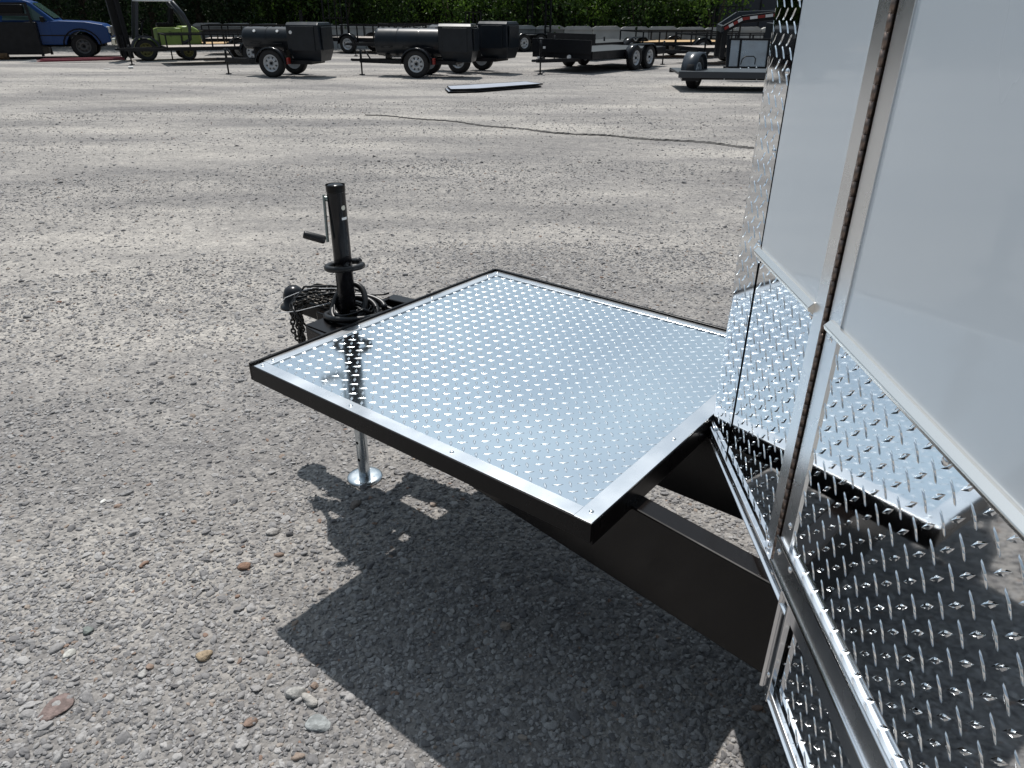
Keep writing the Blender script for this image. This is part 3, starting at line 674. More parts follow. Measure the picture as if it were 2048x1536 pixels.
# ---- flat and utility trailers
def flat_trailer(name, pos, hd, L_, Wd, dz, label, tandem=0, rails=0, gate=0, floor=None, wr=.33, tng=1.2, front=0, rimm=None, boards=0, axx=-.2, side_h=.14, group=None, sheetg=False, fen=None, zj=.7, cat='trailer'):
    rt = empty(name, (pos.x, pos.y, 0), hd); tag(rt, label, cat, group)
    x0, x1 = -L_/2, L_/2
    for y in (-Wd/2, Wd/2):
        m = MB(); m.bar((x0, y, dz-side_h/2), (x1, y, dz-side_h/2), .05, side_h); m.build('side_rail', grit, rt)
    for x in (x0, x1):
        m = MB(); m.bar((x, -Wd/2, dz-side_h/2), (x, Wd/2, dz-side_h/2), .05, side_h-.004); m.build('end_rail', grit, rt)
    nb = boards or 1; bw = (Wd-.05)/nb
    for k in range(nb):
        m = MB(); m.box((0, -Wd/2+.025+bw*(k+.5), dz-.02), (L_-.06, bw-(.012 if nb > 1 else 0), .03)); m.build('deck_board' if nb > 1 else 'deck', floor or deckst, rt)
    axs = [axx*L_] if not tandem else [axx*L_-tandem/2, axx*L_+tandem/2]
    yo = Wd/2+.15
    for s in (-1, 1):
        for x in axs: wheel(rt, x, s*yo, wr, .2, s, rimm)
        fender(rt, axx*L_, s*yo, wr, .25, tandem, fen)
    m = MB()
    for x in axs: m.bar((x, -yo, wr), (x, yo, wr), .05, .05)
    m.build('axle', grit, rt)
    tongue(rt, x1, Wd*.3, x1+tng, dz-side_h-.02 if dz > .5 else dz-.08, .09)
    jackstand(rt, x1+tng-.12, 0, zj)
    if rails:
        n = max(3, int(L_/.6))
        for s in (-1, 1):
            tr2 = MB(); tr2.bar((x0, s*Wd/2, dz+rails), (x1, s*Wd/2, dz+rails), .04, .04); rr = tr2.build('top_rail', grit, rt)
            for k in range(n+1):
                m = MB(); x = x0+L_*k/n; m.bar((x, s*Wd/2, dz), (x, s*Wd/2, dz+rails-.02), .04, .04); m.build('rail_post', grit, rr)
        m = MB(); m.bar((x1, -Wd/2, dz+rails), (x1, Wd/2, dz+rails), .04, .04); m.build('top_rail', grit, rt)
    if front:
        m = MB(); m.box((x1+.04, 0, dz+front/2-.06), (.05, Wd, front)); m.build('front_board', grit, rt)
    if gate:
        g = MB(); z0 = dz+.02
        for y in (-Wd/2, Wd/2): g.bar((x0-.04, y, z0), (x0-.04, y, z0+gate), .045, .045)
        for z in (z0+.02, z0+gate*.45, z0+gate-.02): g.bar((x0-.04, -Wd/2, z), (x0-.04, Wd/2, z), .035, .035, up=(1, 0, 0))
        go = g.build('ramp_gate', grit, rt)
        for k in range(1, 4):
            m = MB(); y = -Wd/2+Wd*k/4; m.bar((x0-.04, y, z0), (x0-.04, y, z0+gate), .035, .035); m.build('gate_bar', grit, go)
        if sheetg:
            m = MB(); m.box((x0-.075, 0, z0+gate/2), (.006, Wd, gate-.03)); m.build('gate_sheet', sheet, go)
    m = MB(); m.box((x0-.03, -Wd/2+.15, dz-side_h/2), (.02, .14, .07)); m.box((x0-.03, Wd/2-.15, dz-side_h/2), (.02, .14, .07)); m.build('tail_light', redl, rt)
    return rt
# hauler in the middle distance
hf = Vector((-.60, -.80, 0)); hp = Vector((-.80, .60, 0))
cr_ = Vector((2.1, 21.8, 0))
hc = cr_+hp*.98-hf*2.2
ht = flat_trailer('car_hauler', hc, heading(hf), 4.4, 1.96, .56, 'black tandem axle flatbed car hauler with dark deck, nearer of the two alike', tandem=.84, front=.34, tng=1.15, axx=-.08, side_h=.2, rimm=None, zj=.85)
m = MB(); m.box((2.30, -.7, .36), (.012, .12, .05)); m.build('number_plate', whitel, ht); m = MB(); m.cyl((2.25, .3, .40), (2.30, .3, .40), .06, n=14); m.build('round_decal', whitel, ht)
m = MB(); m.box((2.26, -.55, .62), (.03, .08, .06)); m.build('lamp', whitel, ht)
hc2 = hc+Vector((.65, 5.6, 0))
flat_trailer('car_hauler', hc2, heading(hf), 4.4, 1.96, .56, 'black tandem axle flatbed car hauler directly behind the nearer one', tandem=.84, front=.34, tng=1.15, axx=-.08, side_h=.2, zj=.8)
# wood floored trailer with tall gate, tongue to the near right
def place(px, py, off): g = at(px, py); return Vector((g.x+off[0], g.y+off[1], 0))
flat_trailer('utility_trailer', Vector((6.15, 30.4, 0)), heading((-.93, -.30)), 3.9, 1.9, .55, 'utility trailer with a yellow timber floor, low rails and a raised mesh gate', rails=.33, gate=1.15, floor=wood, boards=9, tng=1.2, axx=-.1, side_h=.12)
flat_trailer('utility_trailer', Vector((7.4, 27.0, 0)), heading((-.93, -.37)), 3.6, 1.7, .52, 'utility trailer with grey board floor and low rails, left of the gooseneck trailer', rails=.36, floor=oldwood, boards=8, tng=1.1, axx=-.1, side_h=.12)
# back left gates
flat_trailer('utility_trailer', Vector((-5.4, 31.6, 0)), heading((.93, -.30)), 3.4, 1.8, .55, 'utility trailer with tall upright ramp gate behind the left smoker', rails=.42, gate=1.4, floor=oldwood, boards=8, tng=1.2, axx=-.2)
flat_trailer('utility_trailer', Vector((-3.2, 30.2, 0)), heading((-.9, -.35)), 3.4, 1.8, .55, 'utility trailer with sheet clad gate standing behind the tongue of the middle smoker', rails=.5, gate=.9, floor=wood, boards=8, tng=1.2, axx=-.2)
# tandem with ladder ramps upright
tt = flat_trailer('equipment_trailer', Vector((-.7, 33.6, 0)), heading((-.80, -.6)), 4.2, 1.9, .62, 'tandem axle equipment trailer with two upright ladder ramps in front of the concrete wall', tandem=.86, tng=1.3, axx=-.22, side_h=.16)
for y in (-.62, .62):
    m = MB()
    for dy in (-.17, .17): m.bar((-2.15, y+dy, .6), (-2.15, y+dy, 2.05), .05, .07)
    lr = m.build('ladder_ramp', grit, tt)
    for k in range(7):
        m = MB(); m.bar((-2.15, y-.17, .7+k*.21), (-2.15, y+.17, .7+k*.21), .03, .04); m.build('rung', grit, lr)
# long low trailers at left, tongues towards the left
flat_trailer('utility_trailer', at(430, 128)+Vector((0, .6, 0)), heading((-.86, -.50)), 3.2, 1.5, .50, 'low open black trailer with ladder rails, its tongue just left of the left smoker', rails=.33, floor=oldwood, boards=7, tng=1.1, axx=-.25, side_h=.1, zj=.55)
flat_trailer('utility_trailer', at(372, 124)+Vector((1.5, 2.3, 0)), heading((-.86, -.50)), 3.4, 1.5, .50, 'low open black trailer with timber floor standing right behind the forklift', rails=.36, floor=wood, boards=7, tng=1.1, axx=-.25, side_h=.1, zj=.55)
ft = flat_trailer('utility_trailer', at(450, 116)+Vector((.3, 2.6, 0)), heading((-.95, -.2)), 3.4, 1.6, .55, 'black trailer with rusty wheel guard behind the left smoker tank', rails=.42, gate=.9, floor=oldwood, boards=7, tng=1.1, axx=-.2, side_h=.1)
m = MB(); m.box((-1.2, -.95, .55), (.5, .04, .34)); m.build('rusty_panel', mat('rust', (.28, .10, .05), .85, 0, noise=.5, nscale=20), ft)

# near flatbed at right: deck seen from its side, upright sheet gate behind
fb = empty('flatbed_trailer', (5.0, 18.2, 0), heading((.995, -.06))); tag(fb, 'low black flatbed trailer with one tall round fender, beside the tread plate nose', 'trailer')
m = MB(); m.box((.78, -.35, .36), (4.3, 1.5, .05)); m.build('deck', deckst, fb, bevel=.006)
m = MB(); m.bar((-1.38, -1.12, .345), (2.9, -1.12, .345), .06, .13); m.bar((-1.38, .42, .33), (2.9, .42, .33), .06, .10); m.build('side_rail', mat('blue black paint', (.028, .035, .045), .3), fb, bevel=.006)
m = MB(); m.box((-1.1, -1.02, .25), (.38, .12, .07)); m.build('ramp_bracket', grit, fb)
m = MB(); m.bar((-1.0, -.6, .27), (2.9, -.6, .27), .08, .12); m.build('frame_beam', grit, fb)
wheel(fb, -.90, -.25, .34, .22, -1).rotation_euler = (0, 0, R(62))
fd = fender(fb, 0, 0, .34, .34, 0, mat('blue black paint', (.028, .035, .045), .3)); fd.location = (-.90, -.15, .03); fd.rotation_euler = (0, 0, R(62))
for x in (-.35, .35):
    m = MB(); m.bar((x, -.9, .22), (x, -.9, .34), .012, .012); m.build('hook', zinc, fb)
for k in range(6):
    m = MB(); m.lathe([(.02, 0), (.02, .012), (.012, .016)], (.0+.22*k, -.75+.2*(k % 3), .45), (0, 0, 1), 8); m.build('stake_pocket', zinc, fb)
# upright sheet clad ramp behind
gt = empty('ramp_gate', (6.35, 20.2, 0), heading((1, -.03))); gt.location.x = 5.95; gt.scale = (1, 1, .93); tag(gt, 'upright black framed ramp clad in galvanised sheet, standing behind the low flatbed', 'ramp')
m = MB()
for x in (-.55, -.28, .42, 1.15): m.bar((x, -.03, .30), (x+(.0), .05, 1.02), .045, .06)
m.bar((-.55, .05, 1.02), (1.8, .05, 1.02), .06, .05); m.bar((-.65, -.03, .32), (1.8, -.03, .32), .06, .06); m.build('gate_frame', grit, gt)
for x0, x1 in ((-.52, -.30), (-.25, .40), (.45, 1.13), (1.18, 1.8)):
    m = MB(); m.add([(x0, -.02, .34), (x1, -.02, .34), (x1, .05, 1.0), (x0, .05, 1.0), (x0, 0, .34), (x1, 0, .34), (x1, .07, 1.0), (x0, .07, 1.0)], [(0, 1, 2, 3), (7, 6, 5, 4), (0, 4, 5, 1), (2, 6, 7, 3), (0, 3, 7, 4), (1, 5, 6, 2)]); m.build('gate_sheet', sheet, gt)
for x in (-.2, .95):
    m = MB(); m.tube([(x-.12, -.4, .42), (x-.10, -.4, .55), (x-.02, -.38, .62), (x+.2, -.3, .62), (x+.26, -.28, .56), (x+.26, -.28, .42)], .014, 8); m.build('lashing_hoop', grit, gt)
m = MB(); m.bar((-.60, -.2, .32), (-.60, .1, 1.1), .06, .06); m.build('side_stop', grit, gt)

# gooseneck trailer
gn = empty('gooseneck_trailer', (7.6, 22.9, 0), heading((.99, .12))); tag(gn, 'black gooseneck trailer with an arched neck edged in red and white tape', 'trailer')
def pz(px, py, X, D):                                   # height of a picture point at horizontal distance D
    r = ray(px, py); return H+r.z*D/r.y
def gl(px, py, D): r = ray(px, py); return Vector((r.x*D/r.y, D, H+r.z*D/r.y))
iv = Matrix.Rotation(-gn.rotation_euler[2], 4, 'Z') @ Matrix.Translation(-gn.location)
q = [iv @ gl(x, y, 24.0) for x, y in ((1437, 54), (1475, 29), (1556, 26))]; q2 = [iv @ gl(x, y, 23.0) for x, y in ((1447, 59), (1484, 39), (1560, 30))]
blue = mat('blue black paint', (.028, .035, .045), .3)
m = MB(); m.bar(q[0], q[1], .12, .16); m.bar(q[1], q[2], .12, .16); m.build('neck_beam', blue, gn, bevel=.01)
m = MB(); m.bar(q2[0], q2[1], .12, .20); m.bar(q2[1], q2[2], .12, .20); nb = m.build('neck_beam', grit, gn, bevel=.01)
m = MB(); m.bar(q[0], q2[0], .12, .16); m.build('neck_crossbar', blue, gn)
n_ = 9
for k in range(n_):
    t0, t1 = k/n_, (k+.96)/n_
    def P_(t): return q2[0].lerp(q2[1], t*2.2) if t < 1/2.2 else q2[1].lerp(q2[2], (t-1/2.2)/(1-1/2.2))
    a, b = P_(t0), P_(t1); sh = Vector((0, -.066, .02)); m = MB(); m.bar(a+sh, b+sh, .006, .075)
    m.build('reflective_tape', redl if k % 2 == 0 else whitel, gn)
m = MB(); pa = q[0].copy(); pb = q2[0].copy()
for p in (pa, pb): m = MB(); m.bar((p.x+.04, p.y, .35), (p.x+.04, p.y, p.z-.06), .13, .13); m.build('landing_leg', grit, gn, bevel=.008)
pass
m = MB(); m.box((1.7, .1, .62), (2.6, 1.9, .14)); m.build('deck', deckst, gn); m = MB(); m.box((1.6, -.8, .45), (2.4, .1, .22)); m.build('side_rail', grit, gn)
m = MB(); m.box((.55, -.4, .72), (.7, .6, .40)); m.build('battery_box', mat('drab box', (.09, .08, .05), .6), gn, bevel=.02)
for s in (-1, 1): wheel(gn, 1.7, s*1.05, .36, .22, s)
# dark cabinet standing by the gooseneck
m = MB(); cpt = gl(1560, 60, 22.2)
eb = empty('equipment_cabinet', (cpt.x+.3, cpt.y, 0), .5); tag(eb, 'grey black steel cabinet on legs with a pale sloping lid, right of the gooseneck neck', 'cabinet')
m.add([(-.5, -.45, .75), (.5, -.45, .75), (.5, .45, .75), (-.5, .45, .75), (-.5, -.45, 1.22), (.5, -.45, 1.22), (.5, .45, 1.30), (-.5, .45, 1.30)], [(0, 3, 2, 1), (0, 1, 5, 4), (1, 2, 6, 5), (2, 3, 7, 6), (3, 0, 4, 7), (4, 5, 6, 7)]); m.build('body', grill, eb, bevel=.01)
m = MB()
for x in (-.44, .44):
    for y in (-.4, .4): m.bar((x, y, 0), (x, y, .75), .05, .05)
m.build('leg', grit, eb)

# loose panels on the ground
def panels():
    pa, pb, pc = at(897, 187), at(1082, 175), at(985, 173)
    for k, (dx, z) in enumerate(((0, .015), (.03, .06))):
        e = (pb-pa).normalized(); nn = Vector((-e.y, e.x, 0)); w = .62; a = pa+e*dx*2; l = (pb-pa).length-.02*k
        rt = empty('metal_sheet', (a.x, a.y, z), heading(e)); tag(rt, ('lower' if k == 0 else 'upper')+' of two pale metal panels stacked flat on the gravel in front of the smokers', 'panel', 'stacked metal panels')
        m = MB(); pts = [(0, 0), (.55, -.18), (l, 0), (l, w), (.3, w)]; n = 5
        m.add([(x, y, 0) for x, y in pts]+[(x, y, .022) for x, y in pts], [tuple(range(n))[::-1], tuple(n+i for i in range(n))]+[(i, (i+1) % n, (i+1) % n+n, i+n) for i in range(n)]); m.build('sheet', mat('pale panel', (.33, .36, .42), .45, .2, noise=.15, nscale=3), rt)
        m = MB(); m.tube([(x, y, .012) for x, y in pts], .016, 6, True); m.build('edge_trim', grit, rt)
panels()
tag(MB().box(at(262, 137)+Vector((0, 0, .03)), (.14, .10, .05), .4).build('litter', mat('crumpled paper', (.8, .8, .78), .8), bevel=.02), 'crumpled white paper on the gravel in front of the forklift', 'litter')
tag(MB().box(at(214, 139)+Vector((0, 0, .01)), (.16, .06, .015), .2).build('litter', mat('crumpled paper', (.8, .8, .78), .8)), 'small white scrap on the gravel left of the crumpled paper', 'litter')

# ------------------------------------------------------------------ concrete wall, dark building
wall = empty('concrete_wall', (1.5, 34.9, 0), heading((1, .02))); tag(wall, 'low wall of pale precast concrete panels in front of the trees', 'wall')
conc = mat('pale concrete', (.50, .50, .48), .85, 0, noise=.3, nscale=1.2, bump=.3, bscale=12, detail=8)
conc2 = mat('stained concrete', (.36, .35, .33), .9, 0, noise=.5, nscale=1.6, bump=.3, bscale=12, detail=8)
pm = [MB().box((0, 0, .40), (1.19, .2, .80)).mesh('wall_panel', c) for c in (conc, conc2)]
capm = MB().prism([(-.60, .80), (-.60, .86), (-.45, .93), (.45, .95), (.60, .87), (.60, .80)], -.14, .14).mesh('wall_cap', conc)
for k in range(-12, 9):
    o = link('wall_panel', pm[random.random() < .35], wall, (k*1.215, random.uniform(-.012, .012), random.uniform(-.02, .01)))
    link('wall_cap', capm, o)
bd = empty('metal_shed', (14.0, 38.5, 0), 0); tag(bd, 'dark slate metal clad building behind the gooseneck trailer', 'building')
slate = mat('dark slate cladding', (.035, .042, .058), .5, .2, noise=.15, nscale=3)
m = MB(); m.box((0, 2, 2.75), (9, 4, 5.5)); m.build('shell', slate, bd)
pnm = MB().box((0, 0, 2.7), (.94, .05, 5.3)).mesh('cladding_panel', slate); rbm = MB().box((.48, -.02, 2.7), (.04, .07, 5.3)).mesh('cladding_rib', grit)
for k in range(9):
    o = link('cladding_panel', pnm, bd, (-4+k*.98, -.03, 0)); link('cladding_rib', rbm, o)
m = MB(); m.prism([(-4.6, 5.5), (-4.6, 5.6), (0, 6.6), (4.6, 5.6), (4.6, 5.5)], -.2, 4.2); m.build('roof', slate, bd)

# ------------------------------------------------------------------ blue pickup
def pickup():
    g = at(173, 117); hd = heading((.93, .37)); rt = empty('pickup_truck', (g.x, g.y, 0), hd); tag(rt, 'blue regular cab pickup truck parked in front of the dark trees at far left', 'pickup truck')
    paint = mat('blue car paint', (.006, .045, .17), .35, .0, coat=.15, spec=.3); glass = mat('tinted glass', (.05, .09, .08), .05, 0, spec=.8)
    # origin is at the near front wheel; near side is y=0, body spans y 0..1.9
    y0, y1 = -.06, 1.84; arch = [(.47*math.cos(a)-.0, .36+.47*math.sin(a)) for a in [math.pi*k/8 for k in range(9)]]
    low = [(.78, .42)]+[(x, z) for x, z in arch]+[(-1.9, .40), (-3.05, .42)]
    ar2 = [(-3.45+x, z) for x, z in arch]
    prof = [(.86, .50), (.50, .42)]+[(x, max(z, .42)) for x, z in arch]+[(-2.9, .42)]+[(x, max(z, .42)) for x, z in ar2]+[(-4.5, .45), (-4.55, 1.12), (-2.12, 1.14), (-2.1, 1.08), (-1.15, 1.09), (-.55, 1.13), (.2, 1.10), (.70, 1.02), (.84, .92)]
    m = MB(); m.prism(prof, y0, y1); bo = m.build('body', paint, rt, bevel=.035)
    cabp = [(-.62, 1.10), (-1.25, 1.66), (-1.45, 1.73), (-2.0, 1.76), (-2.22, 1.70), (-2.32, 1.10)]
    vs = []
    for s, yy in ((0, y0+.03), (1, y1-.03)):
        for x, z in cabp: vs.append((x, yy+(1-2*s)*(z-1.1)*.26, z))
    n = len(cabp); m = MB(); m.add(vs, [tuple(range(n)), tuple(range(2*n-1, n-1, -1))]+[(i, i+n, (i+1) % n+n, (i+1) % n) for i in range(n)]); m.build('cab', paint, rt, bevel=.03)
    wn = [(-.86, 1.14), (-1.33, 1.58), (-2.02, 1.63), (-2.12, 1.14)]
    for s, nm in ((0, 'side_window'), (1, 'side_window')):
        m = MB(); yy = (y0+.022) if s == 0 else (y1-.022); vs = [(x, yy+(1-2*s)*(z-1.1)*.26, z) for x, z in wn]; m.add(vs, [(0, 1, 2, 3)]); m.build(nm, glass, rt)
    m = MB(); ws = [(-.70, 1.19), (-1.22, 1.63)]; d_ = Vector((.02, 0, .016)); m.add([Vector((x, yy, z))+d_ for (x, z) in ws for yy in (y0+.22, y1-.22)], [(0, 1, 3, 2)]); m.build('windscreen', glass, rt)
    m = MB(); m.tube([(.56*math.cos(a), y0-.012, .36+.53*math.sin(a)) for a in [math.pi*k/10 for k in range(11)]], .022, 6); m.build('wheel_arch', blackp, rt)
    m = MB(); m.box((.93, .9, .50), (.16, 1.86, .22)); m.build('bumper', mat('chrome', (.7, .7, .62), .2, 1), rt, bevel=.04)
    m = MB(); m.box((.86, .9, .80), (.06, 1.3, .26)); m.build('grille', darkin, rt)
    for yy in (y0+.17, y1-.17): m = MB(); m.box((.84, yy, .86), (.10, .26, .20)); m.build('headlight', mat('lamp glass', (.7, .7, .65), .1), rt, bevel=.02)
    m = MB(); m.box((-.98, y0-.10, 1.17), (.12, .18, .16)); m.build('wing_mirror', blackp, rt, bevel=.02)
    m = MB(); m.box((-1.45, y0-.006, .80), (1.25, .012, .60)); d = m.build('door', paint, rt, bevel=.02)
    m = MB(); m.box((-1.95, y0-.03, .93), (.16, .03, .035)); m.build('handle', blackp, d)
    m = MB(); m.box((-.95, y0-.006, .70), (1.9, .014, .035)); m.build('side_moulding', blackp, rt)
    rw = mat('dull rim', (.12, .12, .12), .5, .5)
    for x in (0, -3.45):
        wheel(rt, x, .12, .37, .24, -1, rw); wheel(rt, x, 1.66, .37, .24, 1, rw)
    m = MB(); m.box((-1.7, .9, .42), (4.6, 1.0, .14)); m.build('chassis', darkin, rt)
pickup()

# ------------------------------------------------------------------ forklift
def forklift():
    g = at(297, 122); rt = empty('forklift', (g.x, g.y, 0), heading((-.86, -.51))); tag(rt, 'lime green forklift with black mast and long red forks lying on the gravel', 'forklift')
    lime = mat('lime green paint', (.22, .31, .07), .4, 0, noise=.15, nscale=5); dk = mat('dark frame paint', (.025, .03, .04), .4)
    yw = mat('olive rim', (.12, .11, .03), .5)
    # near front wheel at origin (near side is +y because it faces left)
    for x, r in ((0, .33), (-1.25, .25)): wheel(rt, x, 0, r, .24, 1, yw); wheel(rt, x, -.95, r, .24, -1, yw)
    m = MB(); m.prism([(-.42, .30), (-.42, .92), (-.55, .95), (-1.15, .95), (-1.15, .30)], -.98, .02); m.build('hood', lime, rt, bevel=.03)
    m = MB(); m.prism([(-1.15, .42), (-1.15, 1.00), (-1.50, 1.00), (-1.68, .90), (-1.74, .60), (-1.70, .42)], -1.0, .04); cw = m.build('counterweight', lime, rt, bevel=.06)
    m = MB(); m.box((-1.74, -.48, .60), (.06, .3, .12)); m.build('tow_pin_recess', darkin, cw)
    m = MB(); m.prism([(.25, .62), (-.35, .62), (-.42, .55), (-.42, .35), (.30, .35)], -.80, -.12); m.build('footwell', lime, rt, bevel=.02)
    m = MB(); m.prism([(.45*math.cos(a), .33+.42*math.sin(a)) for a in [math.pi*k/10 for k in range(11)]]+[(-.38*math.cos(a), .33+.36*math.sin(a)) for a in [math.pi*k/10 for k in range(11)]], -.02, .16); m.build('mudguard', dk, rt)
    # lettering on the hood, marks only as the photo shows
    for k, (x, w) in enumerate(((-.72, .03), (-.66, .05), (-.78, .05), (-.86, .04), (-.92, .05), (-.98, .04))): pass
    for x, w, h in ((-.80, .07, .13), (-.90, .06, .08), (-.98, .06, .08), (-1.06, .06, .08)):
        m = MB(); m.tube([(x+w/2, .027, .78+h/2), (x-w/2, .027, .78+h/2), (x-w/2, .027, .78), (x+w/2*.6, .027, .78), (x+w/2*.6, .027, .78-h/2), (x-w/2, .027, .78-h/2)], .007, 5); m.build('lettering', darkin, rt)
    m = MB(); m.box((-.75, -.48, 1.04), (.52, .5, .12)); m.prism([(-.98, 1.05), (-1.08, 1.52), (-.96, 1.54), (-.86, 1.10)], -.72, -.24); m.build('seat', blackp, rt, bevel=.03)
    m = MB(); m.tube([(.05, -.48, .6), (-.12, -.48, 1.15)], .03, 8); m.lathe([(.16, 0), (.175, .012), (.16, .024)], (-.14, -.48, 1.16), (.55, 0, .83), 20); m.build('steering_column', blackp, rt)
    for y in (.0, -.96):
        m = MB(); m.bar((.22, y, .6), (.0, y, 1.70), .09, .09); m.build('guard_post', dk, rt, bevel=.01)
        m = MB(); pts = [(-1.02, y, 1.70), (-1.28, y, 1.35), (-1.42, y, 1.0), (-1.38, y, .62), (-1.15, y, .50)]; m.tube(pts, .065, 8); m.build('guard_post', dk, rt)
    m = MB(); m.box((-.50, -.48, 1.73), (1.06, 1.0, .05)); m.build('roof_guard', mat('pale roof', (.6, .63, .66), .35), rt, bevel=.02)  # pale colour imitates the bright highlight on the roof
    # mast
    for y in (-.25, -.71):
        m = MB(); m.bar((.42, y, .08), (.60, y, 2.9), .09, .16, up=(0, 1, 0)); m.build('mast_channel', grit, rt)
        m = MB(); m.bar((.50, y+.09, .10), (.66, y+.09, 2.7), .06, .12, up=(0, 1, 0)); m.build('mast_channel', grit, rt)
    m = MB(); m.cyl((.50, -.48, .2), (.64, -.48, 2.5), .05, n=12); m.build('lift_cylinder', grit, rt)
    m = MB()
    for z in (.3, 1.1, 1.9, 2.7): m.bar((.42+z*.064, -.75, z), (.42+z*.064, -.21, z), .06, .10)
    m.build('mast_crossbar', grit, rt)
    m = MB(); m.add([(.46, -.72, .15), (.46, -.24, .15), (.60, -.24, 2.3), (.60, -.72, 2.3), (.72, -.72, .15), (.72, -.24, .15), (.86, -.24, 2.3), (.86, -.72, 2.3)], [(0, 3, 2, 1), (4, 5, 6, 7), (0, 1, 5, 4), (1, 2, 6, 5), (2, 3, 7, 6), (3, 0, 4, 7)]); m.build('mast_screen', darkin, rt)  # dark block added to fill the gap between the mast channels
    for y in (-.36, -.60):
        m = MB(); m.tube([(.56, y, .2), (.62, y, 1.2), (.68, y, 2.6)], .028, 8); m.build('lift_hose', grit, rt)
    m = MB()
    for z in (.18, .55): m.bar((.62, -1.0, z), (.62, .05, z), .06, .10)
    for y in (-1.0, -.75, -.25, .02): m.bar((.62, y, .1), (.62, y, .75), .04, .04)
    m.build('carriage', grit, rt)
    redp = mat('faded red paint', (.20, .025, .04), .5, 0, noise=.2, nscale=9)
    for y in (-.80, -.12):
        m = MB(); m.add([(.68, y-.07, 0.045), (3.1, y-.07, .045), (3.1, y+.07, .045), (.68, y+.07, .045), (.68, y-.07, .10), (2.9, y-.06, .095), (2.9, y+.06, .095), (.68, y+.07, .10)], [(0, 3, 2, 1), (4, 5, 6, 7), (0, 1, 5, 4), (1, 2, 6, 5), (2, 3, 7, 6), (3, 0, 4, 7)])
        fo = m.build('fork', redp, rt); m = MB(); m.box((.65, y, .40), (.05, .14, .72)); m.build('fork_shank', grit, fo)
        m = MB(); m.add([(3.1, y-.05, .045), (3.55, y-.02, .03), (3.55, y+.02, .03), (3.1, y+.05, .045), (3.1, y-.05, .075), (3.1, y+.05, .075)], [(0, 3, 2, 1), (0, 1, 4), (3, 5, 2), (4, 1, 2, 5), (0, 4, 5, 3)]); m.build('fork_tip', sheet, fo)
forklift()

# dark cage with a log, far left edge
g = at(30, 112); ck = empty('equipment_cage', (g.x+1.15, g.y-1.4, 0), .25); tag(ck, 'black steel equipment cage with solid sides in front of the pickup at far left', 'cage')
m = MB(); m.box((0, 0, .62), (1.5, 1.0, .95)); m.build('side_panels', grit, ck, bevel=.02)
m = MB()
for x in (-.74, .74):
    for y in (-.48, .48): m.bar((x, y, .1), (x*.8, y, 1.62), .07, .07)
for z in (1.3, 1.62): m.bar((-.74*.85, -.48, z), (.74*.85, -.48, z), .06, .06); m.bar((-.74*.85, .48, z), (.74*.85, .48, z), .06, .06)
m.build('frame_post', grit, ck)
m = MB(); m.box((0, 0, 1.45), (.9, .7, .3)); m.build('hopper', blackp, ck, bevel=.05)
lg = MB().cyl(g+Vector((-.1, -2.2, .10)), g+Vector((1.0, -1.95, .10)), .10, n=14).build('log', mat('bark brown', (.20, .12, .06), .9, 0, noise=.5, nscale=14, bump=.5, bscale=40)); tag(lg, 'brown timber log lying at the base of the black cage', 'log')

# ------------------------------------------------------------------ trees
def leafm(name, c1, c2):
    m = bpy.data.materials.new(name); m.use_nodes = True; t = m.node_tree; b = t.nodes['Principled BSDF']; n = t.nodes.new; l = t.links.new
    c = n('ShaderNodeTexCoord'); z = n('ShaderNodeTexNoise'); z.inputs['Scale'].default_value = 1.3; z.inputs['Detail'].default_value = 4; l(c.outputs['Object'], z.inputs['Vector'])
    r = n('ShaderNodeValToRGB'); r.color_ramp.elements[0].position = .38; r.color_ramp.elements[1].position = .64; r.color_ramp.elements[0].color = (*c1, 1); r.color_ramp.elements[1].color = (*c2, 1); l(z.outputs[0], r.inputs[0])
    l(r.outputs[0], b.inputs['Base Color']); b.inputs['Roughness'].default_value = .55
    tr = n('ShaderNodeBsdfTranslucent'); l(r.outputs[0], tr.inputs[0]); mxs = n('ShaderNodeMixShader'); mxs.inputs[0].default_value = .45
    out = t.nodes['Material Output']; l(b.outputs[0], mxs.inputs[1]); l(tr.outputs[0], mxs.inputs[2]); l(mxs.outputs[0], out.inputs[0]); return m
lm = [leafm('leaf green', (.018, .045, .009), (.10, .18, .028)), leafm('leaf dark', (.012, .030, .010), (.03, .06, .016)), leafm('leaf bright', (.04, .09, .014), (.17, .29, .04))]  # sunlit patches and shaded gaps of the foliage are put into these colours
bark = mat('bark', (.09, .07, .05), .95, 0, noise=.4, nscale=8, bump=.6, bscale=20)
def crown(seed, n_cl, n_lf, rx, rz, z0, size):
    r = np.random.default_rng(seed); vs = []; cl = []
    for k in range(n_cl):
        d = r.normal(0, 1, 3); d /= np.linalg.norm(d); q = r.uniform(.35, 1)**.5; cl.append(np.array([d[0]*rx*q, d[1]*rx*q, z0+rz+d[2]*rz*q]))
    cl = np.array(cl); cl[:, 2] = np.maximum(cl[:, 2], z0+.1)
    N_ = n_cl*n_lf; c = np.repeat(cl, n_lf, 0)+r.normal(0, 1, (N_, 3))*np.repeat(r.uniform(.18, .42, n_cl), n_lf)[:, None]
    a = r.normal(0, 1, (N_, 3)); a /= np.linalg.norm(a, axis=1)[:, None]; b = r.normal(0, 1, (N_, 3)); b -= a*(a*b).sum(1)[:, None]; b /= np.linalg.norm(b, axis=1)[:, None]
    s = r.uniform(.6, 1.3, N_)[:, None]*size
    V4 = np.stack([c-a*s*.5, c+b*s*.28, c+a*s*.5, c-b*s*.28], 1).reshape(-1, 3)
    me = bpy.data.meshes.new('crown'); F4 = np.arange(N_*4).reshape(-1, 4)
    me.from_pydata(V4.tolist(), [], F4.tolist()); return me
